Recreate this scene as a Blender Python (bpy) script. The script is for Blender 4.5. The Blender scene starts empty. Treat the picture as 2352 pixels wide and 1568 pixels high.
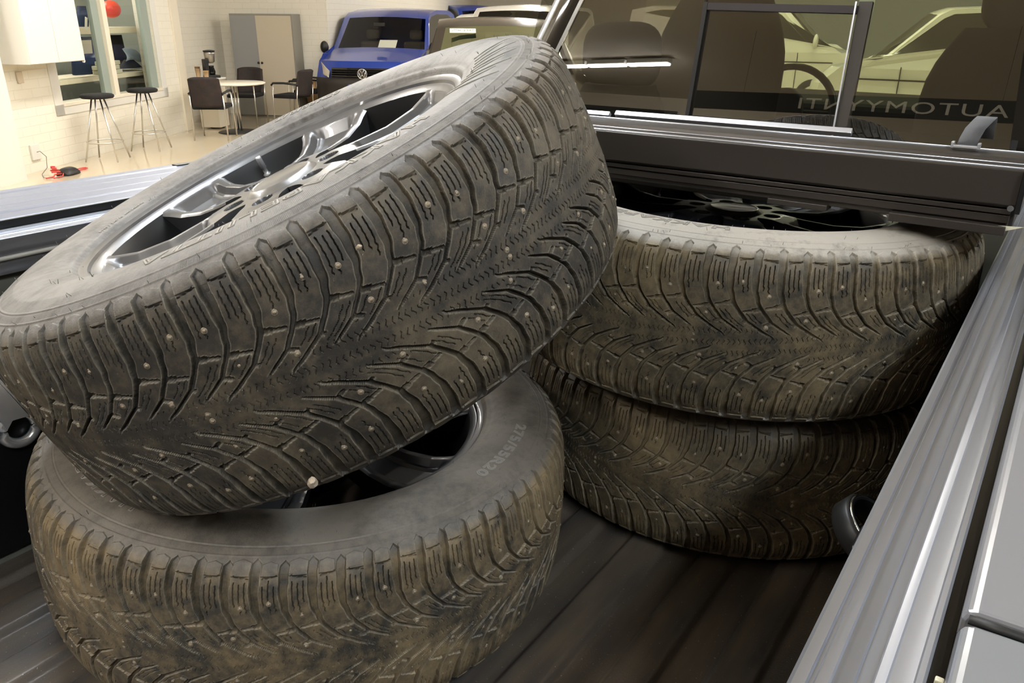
import bpy, bmesh, math, random
import numpy as np
from mathutils import Vector, Matrix

S = bpy.context.scene
COL = S.collection
PI = math.pi
rnd = random.Random(7)

# ---------------------------------------------------------------- camera
# metres; z = 0 is the truck bed floor, +Y is the truck's nose, the camera hangs over the right bed rail
F_PX = 1805.318
CAM = Vector((0, 0, 0.84382574))
R_ = np.array([[0.81702576, 0.57653759, 0.00856292], [-0.22549893, 0.30582177, 0.92499907], [0.530678, -0.757679, 0.37987287]])
cd = bpy.data.cameras.new('camera'); cam = bpy.data.objects.new('camera', cd); COL.objects.link(cam)
M = Matrix.Identity(4)
for i in range(3):
    for j in range(3): M[j][i] = float(R_[i][j])
M.translation = CAM
cam.matrix_world = M
cd.sensor_width = 36; cd.lens = F_PX * 36 / 2352; cd.clip_start = 0.02; cd.clip_end = 200
S.camera = cam
G = -0.836                                    # ground level

# ---------------------------------------------------------------- world, exposure
w = bpy.data.worlds.new('world'); S.world = w; w.use_nodes = True
w.node_tree.nodes['Background'].inputs[0].default_value = (0.9, 0.93, 1.0, 1)
w.node_tree.nodes['Background'].inputs[1].default_value = 0.25
S.view_settings.view_transform = 'Standard'; S.view_settings.look = 'None'
S.view_settings.exposure = 0.66; S.view_settings.gamma = 1; S.view_settings.use_curve_mapping = False
S.cycles.max_bounces = 7; S.cycles.diffuse_bounces = 3; S.cycles.glossy_bounces = 4; S.cycles.transmission_bounces = 6
S.cycles.transparent_max_bounces = 12; S.cycles.caustics_reflective = False; S.cycles.caustics_refractive = False
S.cycles.sample_clamp_indirect = 4
CEIL = 4.2 + G

# ---------------------------------------------------------------- helpers
def px(u, v, x=None, y=None, z=None):
    d = Vector(((u-1176)/F_PX, -(v-784)/F_PX, -1.0)); d = M.to_3x3() @ d
    if z is not None: t = (z-CAM.z)/d.z
    elif y is not None: t = (y-CAM.y)/d.y
    else: t = (x-CAM.x)/d.x
    return CAM + d*t

def mat(name, col, rough=0.5, metal=0.0, bump=None, noise=None, coat=0, spec=0.5, emit=None, trans=0, alpha=None, ior=1.45, streak=None):
    m = bpy.data.materials.new(name); m.use_nodes = True
    nt = m.node_tree; N = nt.nodes; L = nt.links; b = N['Principled BSDF']
    b.inputs['Base Color'].default_value = (*col, 1); b.inputs['Roughness'].default_value = rough
    b.inputs['Metallic'].default_value = metal; b.inputs['Coat Weight'].default_value = coat
    b.inputs['Specular IOR Level'].default_value = spec; b.inputs['IOR'].default_value = ior
    b.inputs['Transmission Weight'].default_value = trans
    if emit: b.inputs['Emission Color'].default_value = (*emit[0], 1); b.inputs['Emission Strength'].default_value = emit[1]
    if noise or bump or streak:
        tc = N.new('ShaderNodeTexCoord')
    if noise:                                     # (scale, second colour, contrast)
        n = N.new('ShaderNodeTexNoise'); n.inputs['Scale'].default_value = noise[0]; n.inputs['Detail'].default_value = 6
        L.new(tc.outputs['Object'], n.inputs['Vector'])
        r = N.new('ShaderNodeValToRGB'); r.color_ramp.elements[0].position = 0.5-noise[2]; r.color_ramp.elements[1].position = 0.5+noise[2]
        r.color_ramp.elements[0].color = (*col, 1); r.color_ramp.elements[1].color = (*noise[1], 1)
        L.new(n.outputs['Fac'], r.inputs['Fac']); L.new(r.outputs['Color'], b.inputs['Base Color'])
    if bump:                                      # (scale, strength, distance)
        n = N.new('ShaderNodeTexNoise'); n.inputs['Scale'].default_value = bump[0]; n.inputs['Detail'].default_value = 5
        L.new(tc.outputs['Object'], n.inputs['Vector'])
        q = N.new('ShaderNodeBump'); q.inputs['Strength'].default_value = bump[1]; q.inputs['Distance'].default_value = bump[2]
        L.new(n.outputs['Fac'], q.inputs['Height']); L.new(q.outputs['Normal'], b.inputs['Normal'])
    if streak:                                    # brushed along one axis: (vector scale, rough lo, rough hi)
        mp = N.new('ShaderNodeMapping'); mp.inputs['Scale'].default_value = streak[0]
        L.new(tc.outputs['Object'], mp.inputs['Vector'])
        n = N.new('ShaderNodeTexNoise'); n.inputs['Scale'].default_value = 1; n.inputs['Detail'].default_value = 4
        L.new(mp.outputs[0], n.inputs['Vector'])
        r = N.new('ShaderNodeMapRange'); r.inputs[3].default_value = streak[1]; r.inputs[4].default_value = streak[2]
        r.inputs[1].default_value = 0.3; r.inputs[2].default_value = 0.7
        L.new(n.outputs['Fac'], r.inputs[0]); L.new(r.outputs[0], b.inputs['Roughness'])
    return m

class MB:
    """collects simple shapes into ONE mesh"""
    def __init__(s): s.v = []; s.f = []; s.mi = []; s.m = 0
    def add(s, vs, fs):
        o = len(s.v); s.v += [tuple(p) for p in vs]; s.f += [tuple(i+o for i in f) for f in fs]; s.mi += [s.m]*len(fs); return s
    def box(s, c, d, rz=0, mtx=None):
        x, y, z = d[0]/2, d[1]/2, d[2]/2
        vs = [Vector((sx*x, sy*y, sz*z)) for sx in (-1, 1) for sy in (-1, 1) for sz in (-1, 1)]
        R = mtx or Matrix.Rotation(rz, 3, 'Z')
        vs = [R @ p + Vector(c) for p in vs]
        return s.add(vs, [(0, 1, 3, 2), (4, 6, 7, 5), (0, 4, 5, 1), (2, 3, 7, 6), (0, 2, 6, 4), (1, 5, 7, 3)])
    def prism(s, poly, axis, a, b):               # poly in the two other axes, extruded a..b along axis
        n = len(poly)
        def P(p, t):
            return {'x': (t, p[0], p[1]), 'y': (p[0], t, p[1]), 'z': (p[0], p[1], t)}[axis]
        vs = [P(p, a) for p in poly]+[P(p, b) for p in poly]
        return s.add(vs, [tuple(range(n)), tuple(range(2*n-1, n-1, -1))]+[(i, i+n, (i+1) % n+n, (i+1) % n) for i in range(n)])
    def tube(s, pts, r, n=10, closed=False, r2=None):
        pts = [Vector(p) for p in pts]; m = len(pts); vs = []
        up = Vector((0, 0, 1))
        for i, p in enumerate(pts):
            a = pts[(i-1) % m] if closed else pts[max(i-1, 0)]; b = pts[(i+1) % m] if closed else pts[min(i+1, m-1)]
            t = (b-a).normalized(); u = t.cross(up)
            if u.length < 0.15: u = t.cross(Vector((0, 1, 0)))
            u.normalize(); w_ = t.cross(u)
            rr = r if r2 is None else r+(r2-r)*i/(m-1)
            for k in range(n):
                q = 2*PI*k/n; vs.append(p+u*math.cos(q)*rr+w_*math.sin(q)*rr)
        fs = []
        for i in range(m if closed else m-1):
            for k in range(n):
                j = (i+1) % m; fs.append((i*n+k, i*n+(k+1) % n, j*n+(k+1) % n, j*n+k))
        if not closed: fs += [tuple(range(n))[::-1], tuple((m-1)*n+k for k in range(n))]
        return s.add(vs, fs)
    def lathe(s, prof, c=(0, 0, 0), n=48, mtx=None, cap=False):  # prof: (r, z)
        vs = []
        for r, z in prof:
            for k in range(n):
                q = 2*PI*k/n; p = Vector((r*math.cos(q), r*math.sin(q), z)); p = (mtx @ p if mtx else p)+Vector(c); vs.append(p)
        fs = [(i*n+k, i*n+(k+1) % n, (i+1)*n+(k+1) % n, (i+1)*n+k) for i in range(len(prof)-1) for k in range(n)]
        if cap: fs += [tuple(range(n))[::-1], tuple((len(prof)-1)*n+k for k in range(n))]
        return s.add(vs, fs)
    def grid(s, fn, nu, nv):
        vs = [fn(i/nu, j/nv) for i in range(nu+1) for j in range(nv+1)]
        return s.add(vs, [(i*(nv+1)+j, i*(nv+1)+j+1, (i+1)*(nv+1)+j+1, (i+1)*(nv+1)+j) for i in range(nu) for j in range(nv)])
    def build(s, name, mats, parent=None, smooth=False, bevel=0, solid=0, loc=None):
        me = bpy.data.meshes.new(name); me.from_pydata(s.v, [], s.f)
        for m in (mats if isinstance(mats, (list, tuple)) else [mats]): me.materials.append(m)
        me.polygons.foreach_set('material_index', s.mi)
        bm = bmesh.new(); bm.from_mesh(me); bmesh.ops.recalc_face_normals(bm, faces=bm.faces); bm.to_mesh(me); bm.free()
        if smooth: me.polygons.foreach_set('use_smooth', [True]*len(me.polygons))
        o = bpy.data.objects.new(name, me); COL.objects.link(o)
        if parent: o.parent = parent
        if loc: o.location = loc
        if bevel:
            b = o.modifiers.new('bevel', 'BEVEL'); b.width = bevel; b.segments = 2; b.limit_method = 'ANGLE'; b.angle_limit = 0.6
        if solid:
            q = o.modifiers.new('solid', 'SOLIDIFY'); q.thickness = solid; q.offset = 0
        return o

def smooth_by_angle(o, ang=35):
    me = o.data
    me.polygons.foreach_set('use_smooth', [True]*len(me.polygons))
    bm = bmesh.new(); bm.from_mesh(me)
    for e in bm.edges:
        if len(e.link_faces) == 2 and e.calc_face_angle(0) > math.radians(ang): e.smooth = False
    bm.to_mesh(me); bm.free()

def tag(o, label=None, cat=None, group=None, kind=None):
    if label: o['label'] = label
    if cat: o['category'] = cat
    if group: o['group'] = group
    if kind: o['kind'] = kind
    return o
def thing(name, label, cat, loc=(0, 0, 0), rz=0, group=None):
    o = bpy.data.objects.new(name, None); COL.objects.link(o); o.location = loc; o.rotation_euler = (0, 0, rz)
    o.empty_display_size = 0.1
    return tag(o, label, cat, group)
def struct(o): o['kind'] = 'structure'; return o
def copy_tree(o, parent=None):
    c = o.copy(); COL.objects.link(c); c.parent = parent
    for ch in [q for q in bpy.data.objects if q.parent == o]: copy_tree(ch, c)
    return c
def arc(c, r, a0, a1, n, plane='xy'):
    out = []
    for i in range(n+1):
        t = a0+(a1-a0)*i/n; x, y = r*math.cos(t), r*math.sin(t)
        out.append({'xy': (c[0]+x, c[1]+y, c[2]), 'xz': (c[0]+x, c[1], c[2]+y), 'yz': (c[0], c[1]+x, c[2]+y)}[plane])
    return out

# ---------------------------------------------------------------- materials
m_cream = mat('painted_wall', (0.74, 0.68, 0.55), 0.6)
m_white = mat('white_paint', (0.72, 0.70, 0.64), 0.5)
m_blk = mat('black_plastic', (0.012, 0.012, 0.012), 0.45)
m_blkgloss = mat('gloss_black', (0.006, 0.006, 0.007), 0.06, coat=0.6)
m_fabric = mat('black_fabric', (0.008, 0.008, 0.009), 0.9)
m_chrome = mat('chrome', (0.75, 0.75, 0.76), 0.12, 1.0)
m_tube = mat('steel_leg', (0.62, 0.6, 0.56), 0.3, 1.0)
m_dark = mat('dark_void', (0.01, 0.009, 0.008), 0.9)

def brick_wall():
    m = bpy.data.materials.new('painted_brick'); m.use_nodes = True; nt = m.node_tree; N = nt.nodes; L = nt.links; b = N['Principled BSDF']
    tc = N.new('ShaderNodeTexCoord'); br = N.new('ShaderNodeTexBrick')
    br.inputs['Scale'].default_value = 1; br.inputs['Brick Width'].default_value = 0.3; br.inputs['Row Height'].default_value = 0.1
    br.inputs['Mortar Size'].default_value = 0.006; br.inputs['Mortar Smooth'].default_value = 0.6
    br.inputs['Color1'].default_value = (0.80, 0.76, 0.65, 1); br.inputs['Color2'].default_value = (0.79, 0.75, 0.64, 1); br.inputs['Mortar'].default_value = (0.74, 0.69, 0.58, 1)
    L.new(tc.outputs['UV'], br.inputs['Vector']); L.new(br.outputs['Color'], b.inputs['Base Color'])
    bp = N.new('ShaderNodeBump'); bp.invert = True; bp.inputs['Distance'].default_value = 0.006; bp.inputs['Strength'].default_value = 0.3
    L.new(br.outputs['Fac'], bp.inputs['Height']); L.new(bp.outputs['Normal'], b.inputs['Normal']); b.inputs['Roughness'].default_value = 0.55
    return m
m_brick = brick_wall()

def uv_plane(o, udir, org):
    me = o.data; uv = me.uv_layers.new(name='UVMap')
    for lp in me.loops:
        p = me.vertices[lp.vertex_index].co-Vector(org); uv.data[lp.index].uv = (p.dot(Vector(udir)), p.z)

# ---------------------------------------------------------------- winter tyres
NP = 76; RT = 400.0; P = 2*PI*RT/NP           # 76 shoulder lugs a side, pitch in mm
PROF = np.array([(0, 405), (30, 404.5), (60, 403), (85, 400.5), (100, 397.5), (110, 393.5), (118, 388), (125, 380.5), (130, 372.5), (135, 360),
                 (138.5, 345), (139.8, 330), (139.3, 313), (136.5, 297), (132.5, 285), (128.5, 277), (124, 272), (119, 268.5), (115, 265), (111, 258)], float)
def _prof_table():
    pts = PROF; out = []
    ext = np.vstack([[-30, 404.5], pts, 2*pts[-1]-pts[-2]])
    for i in range(1, len(ext)-2):
        p0, p1, p2, p3 = ext[i-1], ext[i], ext[i+1], ext[i+2]
        for t in np.linspace(0, 1, 12, endpoint=False):
            out.append(0.5*((2*p1)+(-p0+p2)*t+(2*p0-5*p1+4*p2-p3)*t*t+(-p0+3*p1-3*p2+p3)*t**3))
    out.append(pts[-1]); out = np.array(out)
    s = np.concatenate([[0], np.cumsum(np.hypot(*np.diff(out, axis=0).T))])
    return s, out[:, 0], out[:, 1]
TS, TA, TR = _prof_table()
def prof(s):
    a = np.interp(np.abs(s), TS, TA)*np.sign(s); r = np.interp(np.abs(s), TS, TR)
    da = (np.interp(np.abs(s)+.5, TS, TA)-np.interp(np.abs(s)-.5, TS, TA)); dr = (np.interp(np.abs(s)+.5, TS, TR)-np.interp(np.abs(s)-.5, TS, TR))
    L = np.hypot(da, dr)+1e-9; nr = da/L; na = -dr/L*np.sign(s)      # outward normal (r, a)
    return r, a, nr, na
def s_of_r(r): k = TR < 372; return float(np.interp(-r, -TR[k], TS[k]))

GA = np.array([0, 9, 12, 16, 20, 25, 33, 45, 60, 75, 90, 105, 127, 150]); GU = np.array([-8, -3, 0, 9, 17, 25, 37, 49, 59, 64, 66, 66, 64, 62.])
def sstep(x): x = np.clip(x+.5, 0, 1); return x*x*(3-2*x)
def lstep(x): return np.clip(x+.5, 0, 1)
def rimband(x): return np.exp(-((x+.75)/.5)**2)
def tri(x): return np.abs((x % 1.0)-.5)*4-1
def tread_depth(U, s):
    """mm removed from (or, negative, added to) the smooth carcass at arc position U, cross position s"""
    a = np.abs(s); off = np.where(s > 0, 0, .47*P)
    g = np.interp(a, GA, GU); gp = (np.interp(a+1, GA, GU)-np.interp(a-1, GA, GU))/2
    raw = (U-off-g)/P; m = np.floor(raw+.5); par = np.mod(m, 2); cosf = 1/np.sqrt(1+gp*gp)
    d = (raw-m)*P*cosf+.5*tri(a/22)
    a0 = np.where(par == 0, 9, 17)
    hw = np.interp(a-a0, [0, 6, 20, 38, 50, 72, 95, 120], [.35, 1.2, 1.7, 2.2, 2.7, 4.4, 5.3, 5.6])-np.clip(a0-a, 0, 99)*.8
    end = 131+np.where(par == 0, 2, -1)
    hw = hw-np.clip(a-end, 0, 99)*.9
    D = np.interp(a, [8, 20, 40, 112, 124, 136], [3.5, 5.5, 7, 7.5, 5.5, 2.2])
    dep = D*lstep((hw-np.abs(d))/.9); edge = rimband(hw-np.abs(d))*(hw > .2)
    # blocks between two grooves
    fl = np.floor(raw); e = (raw-fl)*P; bp = np.mod(fl, 2); bq = np.mod(fl, 4)
    ac = np.where(bp == 0, 58, 51)-.22*e
    hwc = np.where(e < 13, 2.3, 1.2)-np.clip(e-27, 0, 9)
    dep = np.maximum(dep, np.where(e < 13, 5, 3.2)*lstep((hwc-np.abs(a-ac))/.9)*(a < 75)); edge = np.maximum(edge, rimband(hwc-np.abs(a-ac))*(hwc > .3)*(a < 75))
    ac = 33-.3*e; hwc = np.where(bp == 1, 1.1, .9)-np.clip(e-np.where(bp == 1, 17, 9), 0, 9)
    dep = np.maximum(dep, 3.2*lstep((hwc-np.abs(a-ac))/.9)*(a < 40)*(a > 18)); edge = np.maximum(edge, .8*rimband(hwc-np.abs(a-ac))*(hwc > .3)*(a < 40)*(a > 18))
    # zigzag slits
    zz = .9*tri(a/7.0+bq*.3)*np.where(a > 84, .3, 1)
    for k, (fr, lo, hi) in enumerate(((.31, 74, 112), (.50, 66, 114), (.69, 70, 112))):
        lo2 = lo+6*np.mod(bq+k, 3); hi2 = hi-5*np.mod(bq+k, 2)
        x = (e-fr*P+zz)*cosf
        dep = np.maximum(dep, 3.6*lstep((.42-np.abs(x))/.55)*(a > lo2)*(a < hi2))
    for fr in (.3, .52, .74):
        x = (e-fr*P+.7*tri(a/8.0))*cosf
        dep = np.maximum(dep, 2.8*lstep((.34-np.abs(x))/.5)*(a > 24+bq*2)*(a < 47-bp*4)*(np.mod(bq+fr*10, 3) > .8))
    cu = (np.mod(U+1.6*tri(s/9.0), 6.9)-3.45)
    dep = np.maximum(dep, 2.2*lstep((.34-np.abs(cu))/.5)*(np.abs(np.mod(s+U*.13, 17)-8.5) < 4.2)*(a < 21))
    # cross slits and raised facets on the shoulder
    ex = e/P
    ac = 117+np.where(bp == 0, 5.5, -5.5)*(ex-.5)
    dep = np.maximum(dep, 2.0*lstep((.45-np.abs(a-ac))/.7)*(ex > .2)*(ex < .74))
    fl_w = np.where(bp == 0, 9.5, 8.0); apex = np.where(bp == 0, 138.5, 135.5)
    xx = np.abs(e-P/2)
    ins = np.minimum(fl_w+2-xx, (apex-a)-.35*xx)
    dep = dep-1.3*sstep((ins-.6)/1.0)*(a > 118)*(dep < .5)
    # rings and bead ribs on the sidewall
    for rr, hh, ww in ((372.3, -1.1, .9), (360.5, .8, .7), (358.8, -.5, .7), (289, -.7, .9), (283, .5, .8), (276.5, -1.6, 2.2)):
        s0 = s_of_r(rr); dep = dep+hh*np.exp(-((a-s0)/ww)**2)
    return dep, edge*(dep < 1.5)

NC = NP*52
def tire_mesh(name, mirror):
    sm = TS[-1]; s1 = s_of_r(355)
    half = np.concatenate([np.arange(0, 134, 1.1), np.arange(134, s1, .75), np.linspace(s1, sm, 40)])
    s = np.concatenate([-half[:0:-1], half]); nr_ = len(s)
    th = np.arange(NC)*2*PI/NC
    TH, SS = np.meshgrid(th, s, indexing='ij')
    dep, edge = tread_depth((TH*RT) if not mirror else ((2*PI-TH)*RT), SS)
    # gentle wear and waviness
    r, a, nr, na = prof(SS)
    aa = np.abs(SS)
    h = dep+.25*np.sin(TH*31+SS*.11)*(aa < 120)
    rr = (r-h*nr)/1000; az = (a-h*na)/1000
    co = np.stack([rr*np.cos(TH), rr*np.sin(TH), az], -1).reshape(-1, 3).astype(np.float32)
    i = np.arange(NC)[:, None]; j = np.arange(nr_-1)[None, :]; i2 = (i+1) % NC
    q = np.stack([i*nr_+j, i2*nr_+j, i2*nr_+j+1, i*nr_+j+1], -1).reshape(-1, 4).astype(np.int32)
    me = bpy.data.meshes.new(name); nf = len(q)
    me.vertices.add(len(co)); me.vertices.foreach_set('co', co.ravel())
    me.loops.add(nf*4); me.loops.foreach_set('vertex_index', q.ravel())
    me.polygons.add(nf); me.polygons.foreach_set('loop_start', np.arange(nf, dtype=np.int32)*4)
    ss_ = np.abs(s); me.polygons.foreach_set('use_smooth', np.broadcast_to((ss_[:-1] > 136) & (ss_[1:] > 136), (NC, nr_-1)).ravel())
    for nm, val in (('edge', edge), ('groove', np.clip(dep/7, 0, 1)), ('crossway', SS/100.0), ('around', TH*RT/100.0), ('band', ((aa > s_of_r(371)) & (aa < s_of_r(361)))*1.0+((aa > s_of_r(357)) & (aa < s_of_r(340)))*.6)):
        at = me.attributes.new(nm, 'FLOAT', 'POINT'); at.data.foreach_set('value', val.astype(np.float32).ravel())
    me.update(calc_edges=True)
    return me

def rubber(name, dust, dustcol, base=(0.022, 0.021, 0.020), side=0.5, hatch=0.6, gd=.08, edge_glint=.8):
    m = bpy.data.materials.new(name); m.use_nodes = True; nt = m.node_tree; N = nt.nodes; L = nt.links; b = N['Principled BSDF']
    tc = N.new('ShaderNodeTexCoord')
    def att(n): q = N.new('ShaderNodeAttribute'); q.attribute_name = n; return q.outputs['Fac']
    def mth(op, a, c=None, clamp=False):
        q = N.new('ShaderNodeMath'); q.operation = op; q.use_clamp = clamp
        for k, x in enumerate((a, c)):
            if x is None: continue
            if isinstance(x, (int, float)): q.inputs[k].default_value = x
            else: L.new(x, q.inputs[k])
        return q.outputs[0]
    def noise(sc, det=5, rough=.6):
        n = N.new('ShaderNodeTexNoise'); n.inputs['Scale'].default_value = sc; n.inputs['Detail'].default_value = det; n.inputs['Roughness'].default_value = rough
        L.new(tc.outputs['Object'], n.inputs['Vector']); return n.outputs['Fac']
    n1 = noise(7, 6); n2 = noise(60, 5, .7); n3 = noise(420, 2)
    cw = mth('ABSOLUTE', att('crossway'))
    gr = att('groove')
    sidef = mth('MULTIPLY', mth('SUBTRACT', cw, 1.18), 8, True)
    f = mth('ADD', mth('MULTIPLY', mth('SUBTRACT', n1, .42), 2.2), mth('MULTIPLY', mth('SUBTRACT', n2, .5), 1.8))
    f = mth('ADD', f, mth('MULTIPLY', gr, gd))
    f = mth('ADD', f, dust)
    f = mth('ADD', f, mth('MULTIPLY', sidef, side), True)
    f = mth('MINIMUM', f, .92)
    mx = N.new('ShaderNodeMix'); mx.data_type = 'RGBA'; L.new(f, mx.inputs[0])
    mx.inputs[6].default_value = (*base, 1)
    # tread dust is ochre, sidewall dust greyer
    mx2 = N.new('ShaderNodeMix'); mx2.data_type = 'RGBA'; L.new(sidef, mx2.inputs[0]); mx2.inputs[6].default_value = (*dustcol[0], 1); mx2.inputs[7].default_value = (*dustcol[1], 1)
    L.new(mx2.outputs[2], mx.inputs[7])
    # light specks of grit
    sp = mth('MULTIPLY', mth('GREATER_THAN', n3, .70), mth('SUBTRACT', 1.0, sidef)); sp = mth('MULTIPLY', sp, .5)
    mx3 = N.new('ShaderNodeMix'); mx3.data_type = 'RGBA'; L.new(sp, mx3.inputs[0]); L.new(mx.outputs[2], mx3.inputs[6]); mx3.inputs[7].default_value = (0.2, 0.17, 0.12, 1)
    ed = mth('MULTIPLY', mth('MULTIPLY', att('edge'), edge_glint), mth('ADD', mth('MULTIPLY', n2, 1.4), -.15), True)  # painted highlight: paler colour along groove edges, like chamfers catching light
    mx4 = N.new('ShaderNodeMix'); mx4.data_type = 'RGBA'; L.new(ed, mx4.inputs[0]); L.new(mx3.outputs[2], mx4.inputs[6]); mx4.inputs[7].default_value = (.36, .32, .25, 1)
    L.new(mx4.outputs[2], b.inputs['Base Color'])
    r = mth('ADD', .42, mth('MULTIPLY', n2, .3)); L.new(r, b.inputs['Roughness'])
    b.inputs['Specular IOR Level'].default_value = .55
    hz = mth('MULTIPLY', mth('SINE', mth('MULTIPLY', att('around'), 2*PI*100/1.7)), mth('MULTIPLY', att('band'), hatch))
    bp0 = N.new('ShaderNodeBump'); bp0.inputs['Distance'].default_value = .0005; bp0.inputs['Strength'].default_value = 1; L.new(hz, bp0.inputs['Height'])
    bp = N.new('ShaderNodeBump'); bp.inputs['Distance'].default_value = .0012; bp.inputs['Strength'].default_value = .55
    hs = mth('ADD', mth('MULTIPLY', noise(500, 3), .6), n2); L.new(hs, bp.inputs['Height']); L.new(bp0.outputs['Normal'], bp.inputs['Normal'])
    L.new(bp.outputs['Normal'], b.inputs['Normal'])
    return m

m_rubA = rubber('rubber_clean', .07, ((0.175, 0.138, 0.088), (0.215, 0.198, 0.18)), base=(.038, .033, .027), side=.42, gd=.0, edge_glint=.9)
m_rubB = rubber('rubber_ochre_dust', .22, ((0.25, 0.19, 0.105), (0.40, 0.365, 0.31)), base=(.04, .036, .028), side=.5, hatch=.15)
m_rubC = rubber('rubber_mud', .25, ((0.21, 0.155, 0.08), (0.18, 0.14, 0.09)), base=(.05, .042, .03), side=.1)
m_rubD = rubber('rubber_dust', .18, ((0.31, 0.225, 0.12), (0.18, 0.155, 0.125)), base=(.045, .041, .034), side=.3, hatch=.1)
m_letter = mat('rubber_lettering', (0.26, 0.24, 0.21), 0.45)
m_hair = mat('rubber_hair', (.12, .11, .10), .5)
m_flute = mat('rubber_flute', (.36, .34, .30), .5)
m_stud = mat('stud_steel', (0.42, 0.36, 0.27), 0.5, 0.3, noise=(400, (0.22, 0.17, 0.11), .15))
m_rim = mat('rim_satin_grey', (0.115, 0.118, 0.125), 0.34, 0.65, coat=.25, bump=(300, .05, .0003), noise=(40, (0.16, 0.16, 0.165), .3))
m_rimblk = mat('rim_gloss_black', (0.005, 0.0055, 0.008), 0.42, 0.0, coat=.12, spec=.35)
m_capgrey = mat('cap_grey', (0.2, 0.2, 0.2), 0.3, 0.6, coat=.3)

def side_point(arcmm, r, lift=.5, face=1):
    """point on the sidewall: arc length measured at radius 330, radius r in mm"""
    s = s_of_r(r); rr, a, nr, na = prof(np.array([s])); t = arcmm/330.0
    R_m = (float(rr[0])+lift*float(nr[0]))/1000; A = (float(a[0])+lift*float(na[0]))/1000
    return Vector((R_m*math.cos(t), R_m*math.sin(t), face*A))
def text_curve(txt, size, bevel, fill=False, extrude=0):
    c = bpy.data.curves.new('t', 'FONT'); c.body = txt; c.size = size; c.space_character = 1.12; c.resolution_u = 4
    c.fill_mode = 'FRONT' if fill else 'NONE'
    if fill: c.extrude = extrude
    else: c.bevel_depth = bevel; c.bevel_resolution = 1
    o = bpy.data.objects.new('t', c); COL.objects.link(o)
    dg = bpy.context.evaluated_depsgraph_get(); me = bpy.data.meshes.new_from_object(o.evaluated_get(dg))
    bpy.data.objects.remove(o); bpy.data.curves.remove(c)
    return me
def side_text(items, name):
    """items: (text, size mm, centre arc deg, baseline radius, widen)"""
    out = bmesh.new()
    for txt, size, deg, r0, wx in items:
        me = text_curve(txt, size, .95 if size > 15 else .45)
        bm = bmesh.new(); bm.from_mesh(me)
        for _ in range(2):
            es = [e for e in bm.edges if e.calc_length() > 3.5]
            if es: bmesh.ops.subdivide_edges(bm, edges=es, cuts=1)
        xs = [v.co.x for v in bm.verts]; cx = (min(xs)+max(xs))/2
        for v in bm.verts:
            # tops of the letters point outwards and the words run clockwise
            v.co = side_point(math.radians(deg)*330-(v.co.x-cx)*wx, r0+v.co.y, .15+v.co.z)
        bm.to_mesh(me); bm.free(); out.from_mesh(me); bpy.data.meshes.remove(me)
    me = bpy.data.meshes.new(name); out.to_mesh(me); out.free(); me.materials.append(m_letter)
    me.polygons.foreach_set('use_smooth', [True]*len(me.polygons)); return me

# ---- rim: six sculpted spokes
def spoke_halfang(r):        # degrees
    return float(np.interp(r, [60, 64, 66, 69, 73, 79, 87, 100, 130, 160, 200, 235, 256], [30, 30, 28.6, 25.5, 23, 21.2, 20, 19, 17.2, 15.8, 14.4, 13.8, 14.2]))
def face_a(r, v):            # mm above the wheel's middle plane; v = -1..1 across the spoke
    base = float(np.interp(r, [30, 85, 120, 170, 215, 245, 256], [101, 101, 97, 94, 98, 107, 112]))
    if r > 108:
        k = min(1, (r-108)/14)*min(1, max(0, (250-r)/14)); av = abs(v)
        pocket = float(sstep(np.array((.66-av)/.2)))
        base -= 10*k*pocket
        base += 3.0*k*float(sstep(np.array((.17-av)/.14)))*0
        base -= 3.5*k*float(sstep(np.array((.45-av)/.1)))
        base -= 5*max(0, (av-.9))/.1*.6
    # lug recess
    return base
def spoke_mesh(name, m, r0=60, r1=257, hub=False):
    rs = list(np.arange(r0, min(r1, 90), 1.3))+list(np.arange(91, r1, 2.2))+[r1]; nv = 44; b = MB()
    def P3(r, v, a):
        t = math.radians(spoke_halfang(r) if not hub else 30)*v
        return Vector((r/1000*math.cos(t), r/1000*math.sin(t), a/1000))
    def lug(r, v):
        t = math.radians(30 if hub else spoke_halfang(r))*v
        dd = math.hypot(r*math.cos(t)-70, r*math.sin(t)); return 16*float(sstep(np.array((13.5-dd)/1.6)))
    top = [[P3(r, -1+2*j/nv, face_a(r, -1+2*j/nv)-(lug(r, -1+2*j/nv) if r < 95 else 0)) for j in range(nv+1)] for r in rs]
    n = nv+1
    vs = [p for row in top for p in row]
    fs = [(i*n+j, i*n+j+1, (i+1)*n+j+1, (i+1)*n+j) for i in range(len(rs)-1) for j in range(nv)]
    b.add(vs, fs)
    if not hub:
        # side walls and back
        for v in (-1, 1):
            th_ = lambda r: 38 if r < 200 else 38-10*(r-200)/57
            q = [P3(r, v, face_a(r, v)) for r in rs]+[P3(r, v*.86, face_a(r, v)-th_(r)) for r in rs]
            k = len(rs); b.add(q, [(i, i+1, i+1+k, i+k) for i in range(k-1)])
        q = [P3(r, v*.86, face_a(r, v)-38) for r in rs for v in (-1, 1)]
        b.add(q, [(2*i, 2*i+1, 2*i+3, 2*i+2) for i in range(len(rs)-1)])
    o = b.build(name, m); smooth_by_angle(o, 28); me = o.data; bpy.data.objects.remove(o); return me
def hub_mesh(m):
    out = bmesh.new(); s = spoke_mesh('h', m, 30, 60, True)
    for k in range(6):
        t = s.copy(); t.transform(Matrix.Rotation(k*PI/3, 4, 'Z')); out.from_mesh(t)
    bmesh.ops.remove_doubles(out, verts=out.verts, dist=1e-5)
    me = bpy.data.meshes.new('hub'); out.to_mesh(me); out.free(); me.materials.append(m)
    me.polygons.foreach_set('use_smooth', [True]*len(me.polygons)); return me
m_barrel = mat('barrel_black', (0.012, 0.012, 0.013), 0.45, 0.2)
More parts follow.
